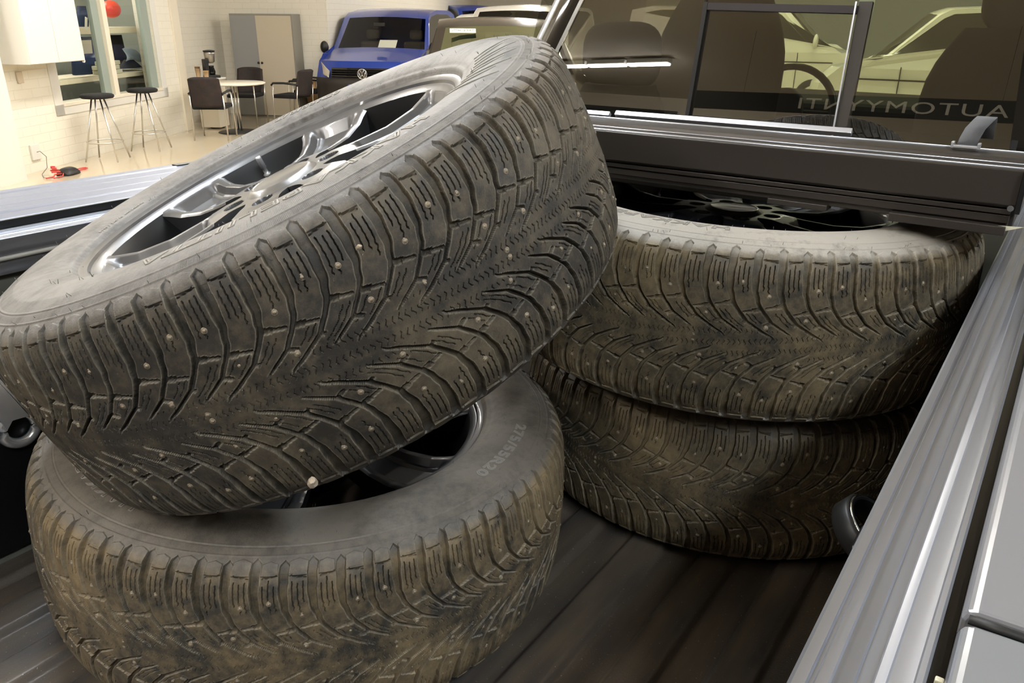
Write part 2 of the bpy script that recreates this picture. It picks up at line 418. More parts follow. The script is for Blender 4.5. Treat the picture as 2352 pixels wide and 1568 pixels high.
def barrel_mesh(m):
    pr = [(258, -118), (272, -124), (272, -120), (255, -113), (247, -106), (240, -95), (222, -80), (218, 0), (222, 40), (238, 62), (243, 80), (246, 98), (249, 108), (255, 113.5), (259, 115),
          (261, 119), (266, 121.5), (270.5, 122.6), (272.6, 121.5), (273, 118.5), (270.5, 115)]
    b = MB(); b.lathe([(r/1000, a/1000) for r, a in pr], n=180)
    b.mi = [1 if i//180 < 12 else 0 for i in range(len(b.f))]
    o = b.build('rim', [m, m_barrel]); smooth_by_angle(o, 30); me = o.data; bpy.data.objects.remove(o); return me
def small(o): me = o.data; bpy.data.objects.remove(o); return me

ME = {}
ME['tireL'] = tire_mesh('tire', False); ME['tireR'] = tire_mesh('tire', True)
b = MB(); b.lathe([(.0001, .0011), (.0013, .0011), (.0016, .0003), (.0019, .0002), (.0029, .0003), (.0034, -.0003), (.0034, -.003)], n=12); ME['stud'] = small(b.build('stud', m_stud, smooth=True))
def stud_points(mirror):
    pts = []
    for side in (1, -1):
        for k in range(NP):
            base = k*P+(P/2)+(0 if side > 0 else .47*P)
            kk = (k+(0 if side > 0 else 2)) % 4
            for s_, du in {0: [(80, 0)], 1: [(38, 0)], 2: [(69, 0)], 3: [(86, 0), (25, 2)]}[kk]:
                pts.append((base+np.interp(s_, GA, GU)+du, side*s_))
        for k in range(side > 0 and 0 or 5, NP, 10):
            pts.append((k*P+4, side*4))
    out = []
    for u, s_ in pts:
        t = u/RT; t = -t if mirror else t
        r, a, nr, na = [float(q[0]) for q in prof(np.array([float(s_)]))]
        rad = Vector((math.cos(t), math.sin(t), 0)); nrm = (rad*nr+Vector((0, 0, na))).normalized()
        out.append((rad*(r/1000)+Vector((0, 0, a/1000))-nrm*.0001, nrm))
    return out
STUDS = {False: stud_points(False), True: stud_points(True)}

def wheel(loc, ax, spin, mirror, tm, rm, label, texts, group=None, hairs=True, streak=None):
    z = Vector(ax).normalized(); x = z.cross(Vector((1, 0, 0))).normalized(); y = z.cross(x)
    mw = Matrix((x, y, z)).transposed().to_4x4(); mw.translation = Vector(loc)
    mw = mw @ Matrix.Rotation(spin, 4, 'Z')
    root = thing('wheel', label, 'wheel', group=group); root.matrix_world = mw
    t = bpy.data.objects.new('tire', ME['tireR' if mirror else 'tireL']); COL.objects.link(t); t.parent = root
    if not t.data.materials: t.data.materials.append(None)
    t.material_slots[0].link = 'OBJECT'; t.material_slots[0].material = tm
    # studs: the hundred that face the camera most are parts of their own
    pts = []
    for p_, n_ in STUDS[mirror]:
        P_ = mw @ p_; N_ = mw.to_3x3() @ n_; pts.append((-(N_.dot((CAM-P_).normalized())), p_, n_))
    pts.sort(key=lambda q: q[0])
    rot = lambda n_: n_.to_track_quat('Z', 'Y').to_matrix().to_4x4()
    for _, p_, n_ in pts[:100]:
        o = bpy.data.objects.new('stud', ME['stud']); COL.objects.link(o); o.parent = t
        mm = rot(n_); mm.translation = p_; o.matrix_local = mm
    bm = bmesh.new()
    for _, p_, n_ in pts[100:]:
        q = ME['stud'].copy(); mm = rot(n_); mm.translation = p_; q.transform(mm); bm.from_mesh(q); bpy.data.meshes.remove(q)
    me = bpy.data.meshes.new('stud'); bm.to_mesh(me); bm.free(); me.materials.append(m_stud)
    o = bpy.data.objects.new('stud', me); COL.objects.link(o); o.parent = t; o['kind'] = 'stuff'
    # moulding hairs left on the sidewall and shoulder
    r_ = random.Random(int(loc[0]*1000)); b = MB()
    for k in range(110):
        an = r_.uniform(0, 2*PI); rr = r_.choice((268, 277, 305, 347, 366, 374, 378))
        p_ = side_point(an*330, min(rr, 371.5), -.3); q_ = side_point(an*330+r_.uniform(-2, 2), min(rr, 371.5)-r_.uniform(-2, 2), r_.uniform(2, 6))
        b.tube([p_, q_], .0003, 4)
    b.build('rubber_hairs', m_hair, t, smooth=True)['kind'] = 'stuff'
    if texts:
        for a_, b_, c_, d_, e_ in texts:
            o = bpy.data.objects.new('sidewall_lettering', side_text([(a_, b_, c_-math.degrees(spin), d_, e_)], 'sidewall_lettering')); COL.objects.link(o); o.parent = t
    if streak:
        b = MB()
        for k, c_ in enumerate(streak):
            for j in range(9):
                a0 = math.radians(c_+j*4.2)*330; pp = []
                for i in range(13):
                    f = i/12; pp.append(side_point(a0+30*f*f-math.degrees(spin)*PI/180*330, 296+(56-(j % 2)*12)*f, .1+.5*math.sin(PI*f)))
                b.tube(pp, .0011, 6)
        b.build('sidewall_flutes', m_flute, t, smooth=True)
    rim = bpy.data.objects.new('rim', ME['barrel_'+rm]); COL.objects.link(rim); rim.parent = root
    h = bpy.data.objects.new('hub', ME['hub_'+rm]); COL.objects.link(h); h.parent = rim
    for k in range(6):
        o = bpy.data.objects.new('spoke', ME['spoke_'+rm]); COL.objects.link(o); o.parent = rim; o.rotation_euler = (0, 0, math.radians(30+60*k)-spin)
    h.rotation_euler = (0, 0, math.radians(30)-spin)
    cap = bpy.data.objects.new('center_cap', ME['cap']); COL.objects.link(cap); cap.parent = root; cap.rotation_euler = (0, 0, math.radians(-60)-spin)
    va = MB(); va.lathe([(.0045, .0), (.0045, .012), (.0055, .013), (.0062, .016), (.0036, .018), (.0034, .026), (.0046, .027), (.0046, .044), (.004, .046), (.0001, .046)], n=16)
    v = va.build('valve_stem', mat('valve_steel', (.6, .6, .6), .35, .6), root, smooth=True); a_ = math.radians(62)-spin; v.location = (.226*math.cos(a_), .226*math.sin(a_), .068)
    v.rotation_euler = (0, math.radians(-10), a_)
    return root

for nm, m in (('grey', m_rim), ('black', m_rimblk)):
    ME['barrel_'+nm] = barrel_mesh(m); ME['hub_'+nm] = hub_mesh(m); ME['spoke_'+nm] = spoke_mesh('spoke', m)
b = MB(); b.lathe([(.053, .0995), (.050, .102), (.0455, .1048), (.0425, .1068), (.0405, .1072), (.0392, .1066), (.038, .1062), (.0001, .1068)], n=64); ME['cap'] = small(b.build('center_cap', m_capgrey, smooth=True))
# the worn plain tick mark on the cap
TEXT_BIG = 'HAKKAPELIITTA'
PHASE = -1.8275
wA = wheel((-.8243, .7111, .5506), (-.2835, -.3495, 1), 0, False, m_rubA, 'grey',
           'upper wheel tilted across the pile, its grey six-spoke rim facing up',
           [(TEXT_BIG, 24, 238, 320, 1.7), ('275/55R20', 24, 40, 306, 1.1), ('TUBELESS  RADIAL  M+S', 8.5, 62, 277.5, 1.15), ('EXTRA LOAD  STUDDED', 8.5, 112, 277.5, 1.15), ('MAX LOAD  MAX PRESSURE', 6.5, 20, 277.5, 1.2)],
           streak=[281])
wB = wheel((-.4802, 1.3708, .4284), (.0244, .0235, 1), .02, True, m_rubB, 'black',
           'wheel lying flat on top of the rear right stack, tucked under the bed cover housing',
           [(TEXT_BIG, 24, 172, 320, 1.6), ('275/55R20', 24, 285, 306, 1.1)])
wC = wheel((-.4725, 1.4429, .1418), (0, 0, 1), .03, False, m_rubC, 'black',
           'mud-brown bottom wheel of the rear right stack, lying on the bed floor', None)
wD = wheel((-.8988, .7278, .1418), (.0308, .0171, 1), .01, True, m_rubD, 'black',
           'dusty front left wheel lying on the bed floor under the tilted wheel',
           [('275/55R20', 21, -77, 326, 1.55), (TEXT_BIG, 26, 165, 322, 1.35)])

# ---------------------------------------------------------------- pickup truck
def thin_glass(name, tint, ior=1.5, extra=0.0, rough=0.0, gcol=(1, 1, 1)):
    m = bpy.data.materials.new(name); m.use_nodes = True; nt = m.node_tree; N = nt.nodes; L = nt.links
    N.remove(N['Principled BSDF']); out = N['Material Output']
    t = N.new('ShaderNodeBsdfTransparent'); t.inputs[0].default_value = (*tint, 1)
    g = N.new('ShaderNodeBsdfGlossy'); g.inputs['Roughness'].default_value = rough; g.inputs[0].default_value = (*gcol, 1)
    lw = N.new('ShaderNodeLayerWeight'); lw.inputs['Blend'].default_value = .5
    pw = N.new('ShaderNodeMath'); pw.operation = 'POWER'; pw.inputs[1].default_value = 5; L.new(lw.outputs['Facing'], pw.inputs[0])
    f0 = 2*((ior-1)/(ior+1))**2+extra
    a = N.new('ShaderNodeMath'); a.operation = 'MULTIPLY_ADD'; a.use_clamp = True; a.inputs[1].default_value = 1-f0; a.inputs[2].default_value = f0; L.new(pw.outputs[0], a.inputs[0])
    x = N.new('ShaderNodeMixShader'); L.new(a.outputs[0], x.inputs[0]); L.new(t.outputs[0], x.inputs[1]); L.new(g.outputs[0], x.inputs[2])
    L.new(x.outputs[0], out.inputs['Surface']); return m
m_tint = thin_glass('tinted_glass', (0.46, 0.455, 0.40), 1.6, .08)
m_wsgreen = thin_glass('green_glass', (0.86, 0.98, 0.68), 1.5)
m_clear = thin_glass('clear_glass', (0.9, 0.92, 0.88), 1.3)
m_alu = mat('brushed_aluminium', (0.33, 0.342, 0.375), 0.4, 0.9, streak=((160, 1.6, 160), .3, .5), bump=(60, .05, .0005))
m_body = mat('truck_grey_paint', (0.26, 0.27, 0.29), 0.28, 0.35, coat=.6)
m_cap = mat('bed_cap_plastic', (0.27, 0.27, 0.285), 0.3, 0.35, bump=(900, .05, .0003))
m_capblue = mat('bed_cap_blue_grey', (0.20, 0.217, 0.27), 0.38, 0.2, bump=(900, .04, .0003))
m_capblk = mat('black_trim', (0.006, 0.006, 0.007), 0.35)
m_canis = mat('cover_housing', (0.045, 0.038, 0.032), 0.38, 0.3, bump=(400, .08, .0004))
m_silverline = mat('light_seal', (0.62, 0.63, 0.68), 0.3, 0.7)
m_metalgrey = mat('bed_inner_paint', (0.12, 0.12, 0.10), 0.4, 0.1)
m_seat = mat('seat_fabric', (0.05, 0.042, 0.035), 0.85)

def liner():
    m = bpy.data.materials.new('bed_liner'); m.use_nodes = True; nt = m.node_tree; N = nt.nodes; L = nt.links; b = N['Principled BSDF']
    tc = N.new('ShaderNodeTexCoord')
    def no(vec, sc, d): 
        mp = N.new('ShaderNodeMapping'); mp.inputs['Scale'].default_value = vec; L.new(tc.outputs['Object'], mp.inputs['Vector'])
        n = N.new('ShaderNodeTexNoise'); n.inputs['Scale'].default_value = sc; n.inputs['Detail'].default_value = d; L.new(mp.outputs[0], n.inputs['Vector']); return n.outputs['Fac']
    a = no((1, 1, 1), 3.5, 6); s = no((1, 1, 1), 330, 2); d = no((9, 1, 1), 4, 5)
    r = N.new('ShaderNodeValToRGB'); e = r.color_ramp.elements; e[0].position = .38; e[0].color = (0.036, 0.034, 0.034, 1); e[1].position = .72; e[1].color = (0.14, 0.108, 0.075, 1)
    ad = N.new('ShaderNodeMath'); ad.operation = 'ADD'; L.new(a, ad.inputs[0]); L.new(d, ad.inputs[1]); hf = N.new('ShaderNodeMath'); hf.operation = 'MULTIPLY'; hf.inputs[1].default_value = .5; L.new(ad.outputs[0], hf.inputs[0])
    L.new(hf.outputs[0], r.inputs['Fac'])
    g = N.new('ShaderNodeMath'); g.operation = 'GREATER_THAN'; g.inputs[1].default_value = .73; L.new(s, g.inputs[0])
    mx = N.new('ShaderNodeMix'); mx.data_type = 'RGBA'; L.new(g.outputs[0], mx.inputs[0]); L.new(r.outputs[0], mx.inputs[6]); mx.inputs[7].default_value = (.35, .32, .28, 1); L.new(mx.outputs[2], b.inputs['Base Color'])
    b.inputs['Roughness'].default_value = .42
    q = N.new('ShaderNodeBump'); q.inputs['Strength'].default_value = .5; q.inputs['Distance'].default_value = .0008; L.new(s, q.inputs['Height']); L.new(q.outputs[0], b.inputs['Normal'])
    return m
m_liner = liner()

XR, XL, XC = -.060, -1.312, -.686
truck = thing('pickup_truck', 'grey pickup truck with open bed holding the four wheels', 'pickup truck', (XC, 0.5, G))
def tk(b, name, m, **k):
    parent = k.pop('parent', truck)
    o = b.build(name, m, None, **k); o.parent = parent
    base = Vector((XC, 0.5, G))
    
    if parent == truck: o.matrix_parent_inverse = Matrix.Translation(-base)
    return o
# floor: corrugated mat running lengthwise
b = MB(); pts = []
per = .118
def floor_z(x):
    f = ((x+2.0) % per)/per
    return -.011*float(sstep(np.array((f-.30)/.10)))+.011*float(sstep(np.array((f-.80)/.10)))
xs = [XL-.02+(XR+.02-XL+.02)*i/420 for i in range(421)]
b.grid(lambda i, j: Vector((xs[min(420, int(round(i*420)))], -.35+2.24*j, floor_z(xs[min(420, int(round(i*420)))]))), 420, 8)
tk(b, 'bed_floor', m_liner, smooth=True)
b = MB(); b.box((XC, .77, -.035), (1.40, 2.3, .03)); tk(b, 'bed_underside', m_blk)
# inner side walls with a step, rail, body cap
rp = [(-.060, .47), (-.0605, .5245), (-.0585, .526), (-.0525, .526), (-.0515, .5235), (-.0495, .5235), (-.0485, .5255), (-.0425, .5255), (-.0418, .5215), (-.0325, .5205), (-.0315, .5185), (-.0245, .518), (-.0235, .5195),
      (-.0185, .5215), (-.0175, .5205), (-.0095, .5215), (-.0065, .5225), (-.0055, .5255), (-.0025, .526), (-.001, .5245), (-.001, .47)]
for side, s_ in (('right', 1), ('left', -1)):
    f = lambda x: x if s_ > 0 else (2*XC-x)
    b = MB(); b.prism([(f(x), z) for x, z in rp], 'y', -.45, 1.88); o = tk(b, 'bed_rail', m_alu); smooth_by_angle(o, 30)
    # inner wall of the bed
    b = MB(); wall = [(-.075, -.02), (-.066, .02), (-.066, .33), (-.048, .345), (-.048, .47), (-.02, .47), (-.02, -.02)]
    b.prism([(f(x), z) for x, z in wall], 'y', -.4, 1.88); tk(b, 'bed_side_lining', m_metalgrey if s_ < 0 else m_capblk)
    b = MB(); b.prism([(f(x), z) for x, z in [(-.001, .40), (-.001, .519), (.0035, .519), (.0035, .508), (.007, .508), (.007, .40)]], 'y', -.45, 1.88); tk(b, 'rail_gap_seal', m_capblk)
    # outer body: rolled top and outer skin
    zt = .5385
    cs = [(.0068, .40), (.0068, zt-.008), (.009, zt-.002), (.014, zt)]+[(.014+.24*i/10, zt+.003*math.sin(i/10*PI)) for i in range(1, 11)]+[(.275, zt-.008), (.29, zt-.03), (.305, .35), (.31, .1), (.30, -.15), (.27, -.3), (.25, -.3), (.26, .40)]
    segs = ((-.55, .4305), (.438, 1.89)) if s_ > 0 else ((-.55, 1.89),)
    for k, (y0, y1) in enumerate(segs):
        b = MB(); b.prism([(f(x), z-(.0035 if (s_ > 0 and k == 0) else 0)) for x, z in cs], 'y', y0, y1)
        o = tk(b, 'bed_side_panel', m_capblue if s_ < 0 else (m_body if k == 0 else m_cap), bevel=.0025); 
    if s_ > 0:
        b = MB(); b.prism([(x, z-.012) for x, z in cs[:14]]+[(.26, .40)], 'y', .425, .443); tk(b, 'panel_joint', m_capblk)
        # painted joint curl and a worn metal clip near the gap
        b = MB(); b.tube([(.0105, .4335, zt-.0035), (.03, .4345, zt-.004), (.06, .4345, zt-.003), (.10, .434, zt-.002), (.25, .433, zt)], .0028, 8); tk(b, 'joint_seal', m_blk, smooth=True)
        b = MB(); b.box((.0045, .372, .5215), (.004, .028, .004)); b.box((.0045, .3895, .5215), (.0045, .004, .005)); tk(b, 'worn_clip', mat('worn_cream', (0.7, 0.66, 0.5), .5), bevel=.0008)
    else:
        # long ribs along the left cap and its stake pockets
        b = MB()
        for k, x in enumerate((-.05, -.095, -.15, -.205)):
            b.prism([(f(-x), zt+.0015), (f(-x+.009), zt+.0032), (f(-x+.014), zt+.0032), (f(-x+.024), zt+.0015)], 'y', -.5, 1.85)
        tk(b, 'cap_rib', m_capblue)
        b = MB()
        for y in (1.02, 1.16):
            b = MB(); b.box((f(.222), y, zt+.0035), (.02, .06, .003)); tk(b, 'stake_pocket', m_capblk)
        b = MB(); b.box((f(.0085), .7, zt-.0065), (.006, 2.3, .0075)); b.box((f(.0035), .7, .5305), (.0055, 2.3, .016)); o = tk(b, 'cap_edge', m_capblk)
        # pressed steel details under the left rail
        b = MB(); b.box((-1.318, .60, .437), (.03, .16, .03)); tk(b, 'rubber_bumper', m_capblk, bevel=.008)
        b = MB(); b.tube([(-1.31, y, .495+.0*y) for y in (-.4, 1.8)], .0035, 8); tk(b, 'cover_cable', mat('cable_grey', (.35, .34, .3), .4), smooth=True)
        b = MB(); b.prism([(-.1, .415), (.55, .415), (.60, .395), (.70, .395), (.75, .43), (1.8, .43), (1.8, .40), (.8, .37), (-.1, .37)], 'x', -1.33, -1.300); tk(b, 'wall_rib', m_metalgrey, bevel=.004)
        b = MB(); b.lathe([(.0001, 0), (.035, 0), (.035, .01), (.045, .012), (.045, .004)], (-1.312, .72, .47), 24, Matrix.Rotation(PI/2, 3, 'Y')); tk(b, 'clamp_knob', m_blk, smooth=True)
# bulkhead and tailgate-side sill
b = MB(); b.box((XC, 1.885, .25), (1.30, .02, .55)); tk(b, 'bulkhead', m_metalgrey)
b = MB(); b.box((XC, -.42, .18), (1.26, .05, .44)); tk(b, 'tailgate', m_body, bevel=.01)
# chrome tie-down on the left wall, black ring on the right wall
def lashing(name, m, org, rx, ry, r, n=28, tilt=0.0, xdir=1):
    b = MB(); pp = []
    for k in range(n):
        a = 2*PI*k/n; pp.append((org[0]+xdir*math.sin(tilt)*(.5-.5*math.sin(a))*rx, org[1]+rx*math.cos(a), org[2]+ry*math.sin(a)))
    b.tube(pp, r, 12, closed=True); return tk(b, name, m, smooth=True)
td = MB(); td.prism([(.44, .40), (.52, .40), (.51, .30), (.45, .30)], 'x', -1.322, -1.305); tk(td, 'tie_down_plate', m_metalgrey, bevel=.006)
TD = px(44, 982, x=-1.285); m_tie = mat('tie_down_steel', (.8, .8, .82), .22, .75); lashing('tie_down', m_tie, (TD.x, TD.y, TD.z), .026, .026, .0085)
b = MB(); q_ = [px(u_, v_, x=-1.284) for u_, v_ in ((-40, 840), (-5, 868), (76, 968), (62, 950), (22, 962), (10, 985), (-40, 915))]; b.prism([(p_.y, p_.z) for p_ in q_], 'x', -1.296, -1.274); tk(b, 'tie_down_arm', m_tie, bevel=.004)
b = MB(); b.box((-1.300, .75, .165), (.012, 2.25, .30)); tk(b, 'side_liner', m_capblk, bevel=.004)
RC = px(1990, 1225, x=-.1); RM = Matrix.Rotation(math.radians(38), 3, 'Y')
b = MB(); b.lathe([(.040, -.014), (.046, -.008), (.046, .012), (.043, .016), (.0365, .016), (.034, .012), (.034, -.012), (.040, -.014)], RC, 40, RM); tk(b, 'lashing_ring', m_blk, smooth=True)
b = MB(); b.lathe([(.0365, .0162), (.0435, .0162), (.0425, .0182), (.0375, .0182), (.0365, .0162)], RC, 40, RM); tk(b, 'ring_lip', m_chrome, smooth=True)
b = MB(); b.box((-.075, .735, .34), (.035, .05, .06)); tk(b, 'ring_bracket', m_capblk, bevel=.005)

# ---- cab
TILT = math.radians(8)
def gz(x, z, off=0.0):                            # point on the rear glass, off = forward
    t = (z-.62); return Vector((x, 1.93+t*math.tan(TILT)+off, z))
cab = MB()
cab.prism([(1.90, -.3), (1.90, .575), (1.925, .60), (2.02, .60), (2.02, -.3)], 'x', -1.60, .23); tk(cab, 'cab_rear_panel', m_blkgloss, bevel=.01)
# tinted rear glass: fixed pane left, fixed pane right, sliding pane between
def pane(poly, off, name, m, parent=truck, solid=.004):
    b = MB(); n = len(poly); b.add([gz(x, z, off) for x, z in poly], [tuple(range(n))]); return tk(b, name, m, parent=parent)
win = tk(MB().add([gz(-1.05, 1.115, .008), gz(-1.05, 1.135, .008), gz(-.15, 1.135, .008), gz(-.15, 1.115, .008)], [(0, 1, 2, 3)]), 'rear_window', m_blk, solid=.012)
pane([(-1.262, .598), (-.825, .598), (-.81, 1.12), (-1.04, 1.12), (-1.155, .89), (-1.228, .74)], 0, 'window_pane', m_tint, win)
pane([(-.435, .598), (-.11, .598), (-.16, 1.12), (-.42, 1.12)], 0, 'window_pane', m_tint, win)
pane([(-.825, .598), (-.46, .598), (-.463, 1.12), (-.81, 1.12)], .010, 'sliding_pane', m_tint, win)
def fr(x0, z0, x1, z1, wd, off, name, m, th=.014):
    b = MB(); a = gz(x0, z0, off); c = gz(x1, z1, off); d = (c-a); n_ = Vector((0, -math.cos(TILT), math.sin(TILT))); sd = d.normalized().cross(n_)*wd/2
    b.add([a-sd, a+sd, c+sd, c-sd, a-sd+n_*-th, a+sd+n_*-th, c+sd+n_*-th, c-sd+n_*-th], [(0, 1, 2, 3), (4, 5, 6, 7), (0, 1, 5, 4), (1, 2, 6, 5), (2, 3, 7, 6), (3, 0, 4, 7)])
    return tk(b, name, m, parent=win)
m_frame = mat('window_frame', (0.008, 0.007, 0.007), .5)
fr(-.820, .60, -.812, .885, .010, -.002, 'slider_frame', m_frame)
fr(-.818, .876, -.46, .8685, .016, -.001, 'slider_frame', mat('frame_plum', (0.012, 0.006, 0.008), .4))
fr(-.4605, .60, -.464, .885, .0035, -.006, 'slider_frame', m_silverline, .006)
fr(-.446, .60, -.446, .885, .028, .004, 'slider_frame', mat('frame_brown', (0.055, 0.046, 0.038), .5))
fr(-.80, .604, -.47, .604, .012, .004, 'slider_frame', m_blk)
fr(-1.27, .598, -.10, .598, .05, .004, 'window_gasket', m_blk)
fr(-1.10, 1.13, -.14, 1.13, .06, 0, 'window_gasket', m_blk)
# left corner pillar: bright strip, gloss black wrap, painted outer edge
b = MB()
L0 = [(-1.262, .60), (-1.228, .74), (-1.155, .89), (-1.04, 1.12)]
b.add([gz(x, z, -.004) for x, z in L0]+[gz(x-.014, z, -.001) for x, z in L0], [(i, i+1, i+5, i+4) for i in range(3)]); tk(b, 'glass_edge_strip', mat('edge_strip', (.25, .25, .24), .25, .5))
def pil(i, j):
    k = i*3; a = min(2, int(k)); f = k-a; x = L0[a][0]+(L0[a+1][0]-L0[a][0])*f; z = L0[a][1]+(L0[a+1][1]-L0[a][1])*f
    t = j; p = gz(x-.014-.105*math.sin(t*1.2)/math.sin(1.2)*1.0, z, .0); p.y += .10*(1-math.cos(t*1.25)); return p
b = MB(); b.grid(pil, 12, 10); tk(b, 'corner_pillar', m_blkgloss, smooth=True)
def pil2(i, j):
    p = pil(i, 1); p.x -= .004+.055*math.sin(j*1.5); p.y += .004+.12*(1-math.cos(j*1.5)); return p
b = MB(); b.grid(pil2, 12, 8); tk(b, 'pillar_skin', m_body, smooth=True)
# roof, sides, dashboard, windscreen
b = MB(); b.prism([(1.985, 1.12), (2.1, 1.16), (2.5, 1.19), (3.0, 1.18), (3.25, 1.13), (3.25, 1.10), (3.0, 1.14), (2.5, 1.15), (2.1, 1.12)], 'x', -1.33, -.04); tk(b, 'cab_roof', m_body, bevel=.01)
for xx in (-1.50, .13):
    b = MB(); b.prism([(1.95, -.3), (3.95, -.3), (3.95, .52), (1.95, .56)], 'x', xx-.05, xx+.05); tk(b, 'cab_door', m_body, bevel=.01)
    xs_ = -1 if xx < -1 else 1
    b = MB(); q = [(xx-.0*xs_, 2.15, .55), (xx, 3.15, .54), (xx, 3.85, .52), (xx-.15*xs_, 3.25, 1.12), (xx-.15*xs_, 2.15, 1.12)]
    b.add(q, [(0, 1, 2, 3, 4)]); tk(b, 'side_window', m_tint)
b = MB(); b.box((XC, 3.0, -.25), (1.6, 2.1, .04)); tk(b, 'cab_floor', m_dark)
b = MB(); b.prism([(3.55, .1), (3.5, .53), (3.62, .575), (3.95, .50), (3.95, .1)], 'x', -1.45, .08); tk(b, 'dashboard', m_seat, bevel=.02)
b = MB(); b.add([(-1.40, 3.93, .50), (.03, 3.93, .50), (-.09, 3.22, 1.12), (-1.28, 3.22, 1.12)], [(0, 1, 2, 3)]); tk(b, 'windscreen', m_wsgreen)
b = MB(); b.prism([(3.95, .0), (3.93, .50), (4.4, .47), (4.95, .40), (5.1, .25), (5.15, -.35), (3.95, -.35)], 'x', -1.55, .18); tk(b, 'engine_hood', m_body, bevel=.03)
def seat(x, y, hw, z0, z1, tilt=.12, head=True):
    root = None
    b = MB()
    def f(i, j):
        a = i*2*PI; z = z0+(z1-z0)*j; ww = hw*(.9+.25*math.sin(PI*j*.8))*(1-.45*max(0, j-.72)**2/.078*.6)
        return Vector((x+ww*math.copysign(abs(math.cos(a))**.6, math.cos(a)), y+tilt*j+.07*math.copysign(abs(math.sin(a))**.7, math.sin(a)), z))
    b.grid(f, 28, 14); b.add([f(k/28, 1) for k in range(28)], [tuple(range(28))])
    o = tk(b, 'seat_back', m_seat, smooth=True)
    if head:
        b = MB(); c = Vector((x, y+tilt+.0, z1+.085))
        def h(i, j):
            a = i*2*PI; e = (j-.5)*PI; ce = abs(math.cos(e))**.55
            return c+Vector((.135*ce*math.copysign(abs(math.cos(a))**.6, math.cos(a)), .055*ce*math.sin(a), .10*math.copysign(abs(math.sin(e))**.7, math.sin(e))))
        b.grid(h, 24, 14); hh = tk(b, 'headrest', m_seat, smooth=True, parent=o)
        b = MB(); b.tube([(x-.05, y+tilt, z1-.02), (x-.05, y+tilt, z1+.05)], .007, 8); b.tube([(x+.05, y+tilt, z1-.02), (x+.05, y+tilt, z1+.05)], .007, 8); tk(b, 'headrest_post', m_chrome, parent=o)
seat(-1.15, 2.85, .215, .1, .92, head=True)
seat(-.20, 2.85, .22, .1, .83, head=True)
seat(-1.23, 2.28, .15, .1, .655, tilt=.06, head=True)
b = MB(); b.prism([(2.12, .0), (2.16, .50), (2.22, .505), (2.3, .0)], 'x', -1.42, .05); tk(b, 'rear_bench', m_seat, bevel=.02)
b = MB(); c_ = Vector((-.985, 3.30, .50)); pp = []
for k in range(40):
    a = 2*PI*k/40; pp.append(c_+Vector((.185*math.cos(a), .05*math.sin(a), .178*math.sin(a))))
b.tube(pp, .014, 10, closed=True); sw = tk(b, 'steering_wheel', mat('wheel_leather', (.05, .045, .04), .4), smooth=True)
b = MB(); b.prism([(-1.06, .50), (-.91, .50), (-.925, .57), (-.965, .60), (-1.005, .60), (-1.045, .57)], 'y', 3.27, 3.31); b.box((-.985, 3.30, .505), (.34, .02, .03)); tk(b, 'steering_hub', m_seat, parent=sw, bevel=.008)
b = MB(); b.box((-.55, 3.32, .985), (.22, .04, .065)); tk(b, 'rear_view_mirror', m_blk, bevel=.01)

# ---------------------------------------------------------------- rolled bed cover housing across the bed
YC = 1.22
cov = thing('bed_cover_housing', 'long dark brown rolled bed cover housing across the truck bed before the cab window', 'tonneau cover', (XC, YC, .62))
def ck(b, name, m, **k):
    parent = k.pop('parent', cov); o = b.build(name, m, None, **k); o.parent = parent; o.matrix_parent_inverse = Matrix.Translation(-Vector((XC, YC, .62))); return o
x0, x1 = XL+.01, -.047
b = MB(); b.prism([(YC, .621), (YC, .6665), (YC+.002, .668), (YC+.014, .668), (YC+.015, .661), (YC+.022, .661), (YC+.023, .669), (YC+.036, .670), (YC+.038, .664), (YC+.055, .666), (YC+.058, .674), (YC+.085, .677), (YC+.10, .677), (YC+.12, .66),
                   (YC+.30, .640), (YC+.36, .60), (YC+.36, .585), (YC+.03, .585), (YC+.03, .615), (YC+.004, .617)], 'x', x0, x1); ck(b, 'housing', m_canis, bevel=.0012)
for yy, zz, r in ((YC+.006, .6685, .0018), (YC+.031, .6705, .0012), (YC+.092, .6775, .0022)):
    b = MB(); b.tube([(x0, yy, zz), (x1, yy, zz)], r, 8); ck(b, 'bright_edge', m_silverline, smooth=True)
b = MB(); b.box(((x0+x1)/2, YC+.022, .611), (x1-x0-.01, .03, .007)); b.box(((x0+x1)/2, YC+.026, .600), (x1-x0-.01, .03, .011)); b.box(((x0+x1)/2, YC+.032, .590), (x1-x0-.01, .03, .008)); ck(b, 'lower_flange', m_canis, bevel=.001)
b = MB(); b.box(((x0-.13+x1-.13)/2+.02, YC+.045, .581), (x1-x0-.30, .03, .007)); b.box((-.125, YC+.012, .5865), (.145, .03, .012)); ck(b, 'bottom_pad', m_canis, bevel=.001)
b = MB(); b.box((-.33, YC+.02, .5845), (.09, .03, .009)); ck(b, 'bottom_pad', m_canis, bevel=.001)
b = MB(); b.add([(-.062, YC+.003, .5925), (-.032, YC+.003, .5945), (-.062, YC+.003, .583)], [(0, 1, 2)]); ck(b, 'corner_label', mat('cream_tag', (.75, .72, .55), .5), solid=.001)
b = MB(); b.box((x1+.003, YC+.02, .64), (.006, .06, .055)); ck(b, 'end_cap', m_capblk)
b = MB(); b.lathe([(.0001, 0), (.004, 0), (.004, .003), (.0001, .003)], (-.0525, YC-.001, .618), 12, Matrix.Rotation(PI/2, 3, 'X')); ck(b, 'end_bolt', m_chrome)
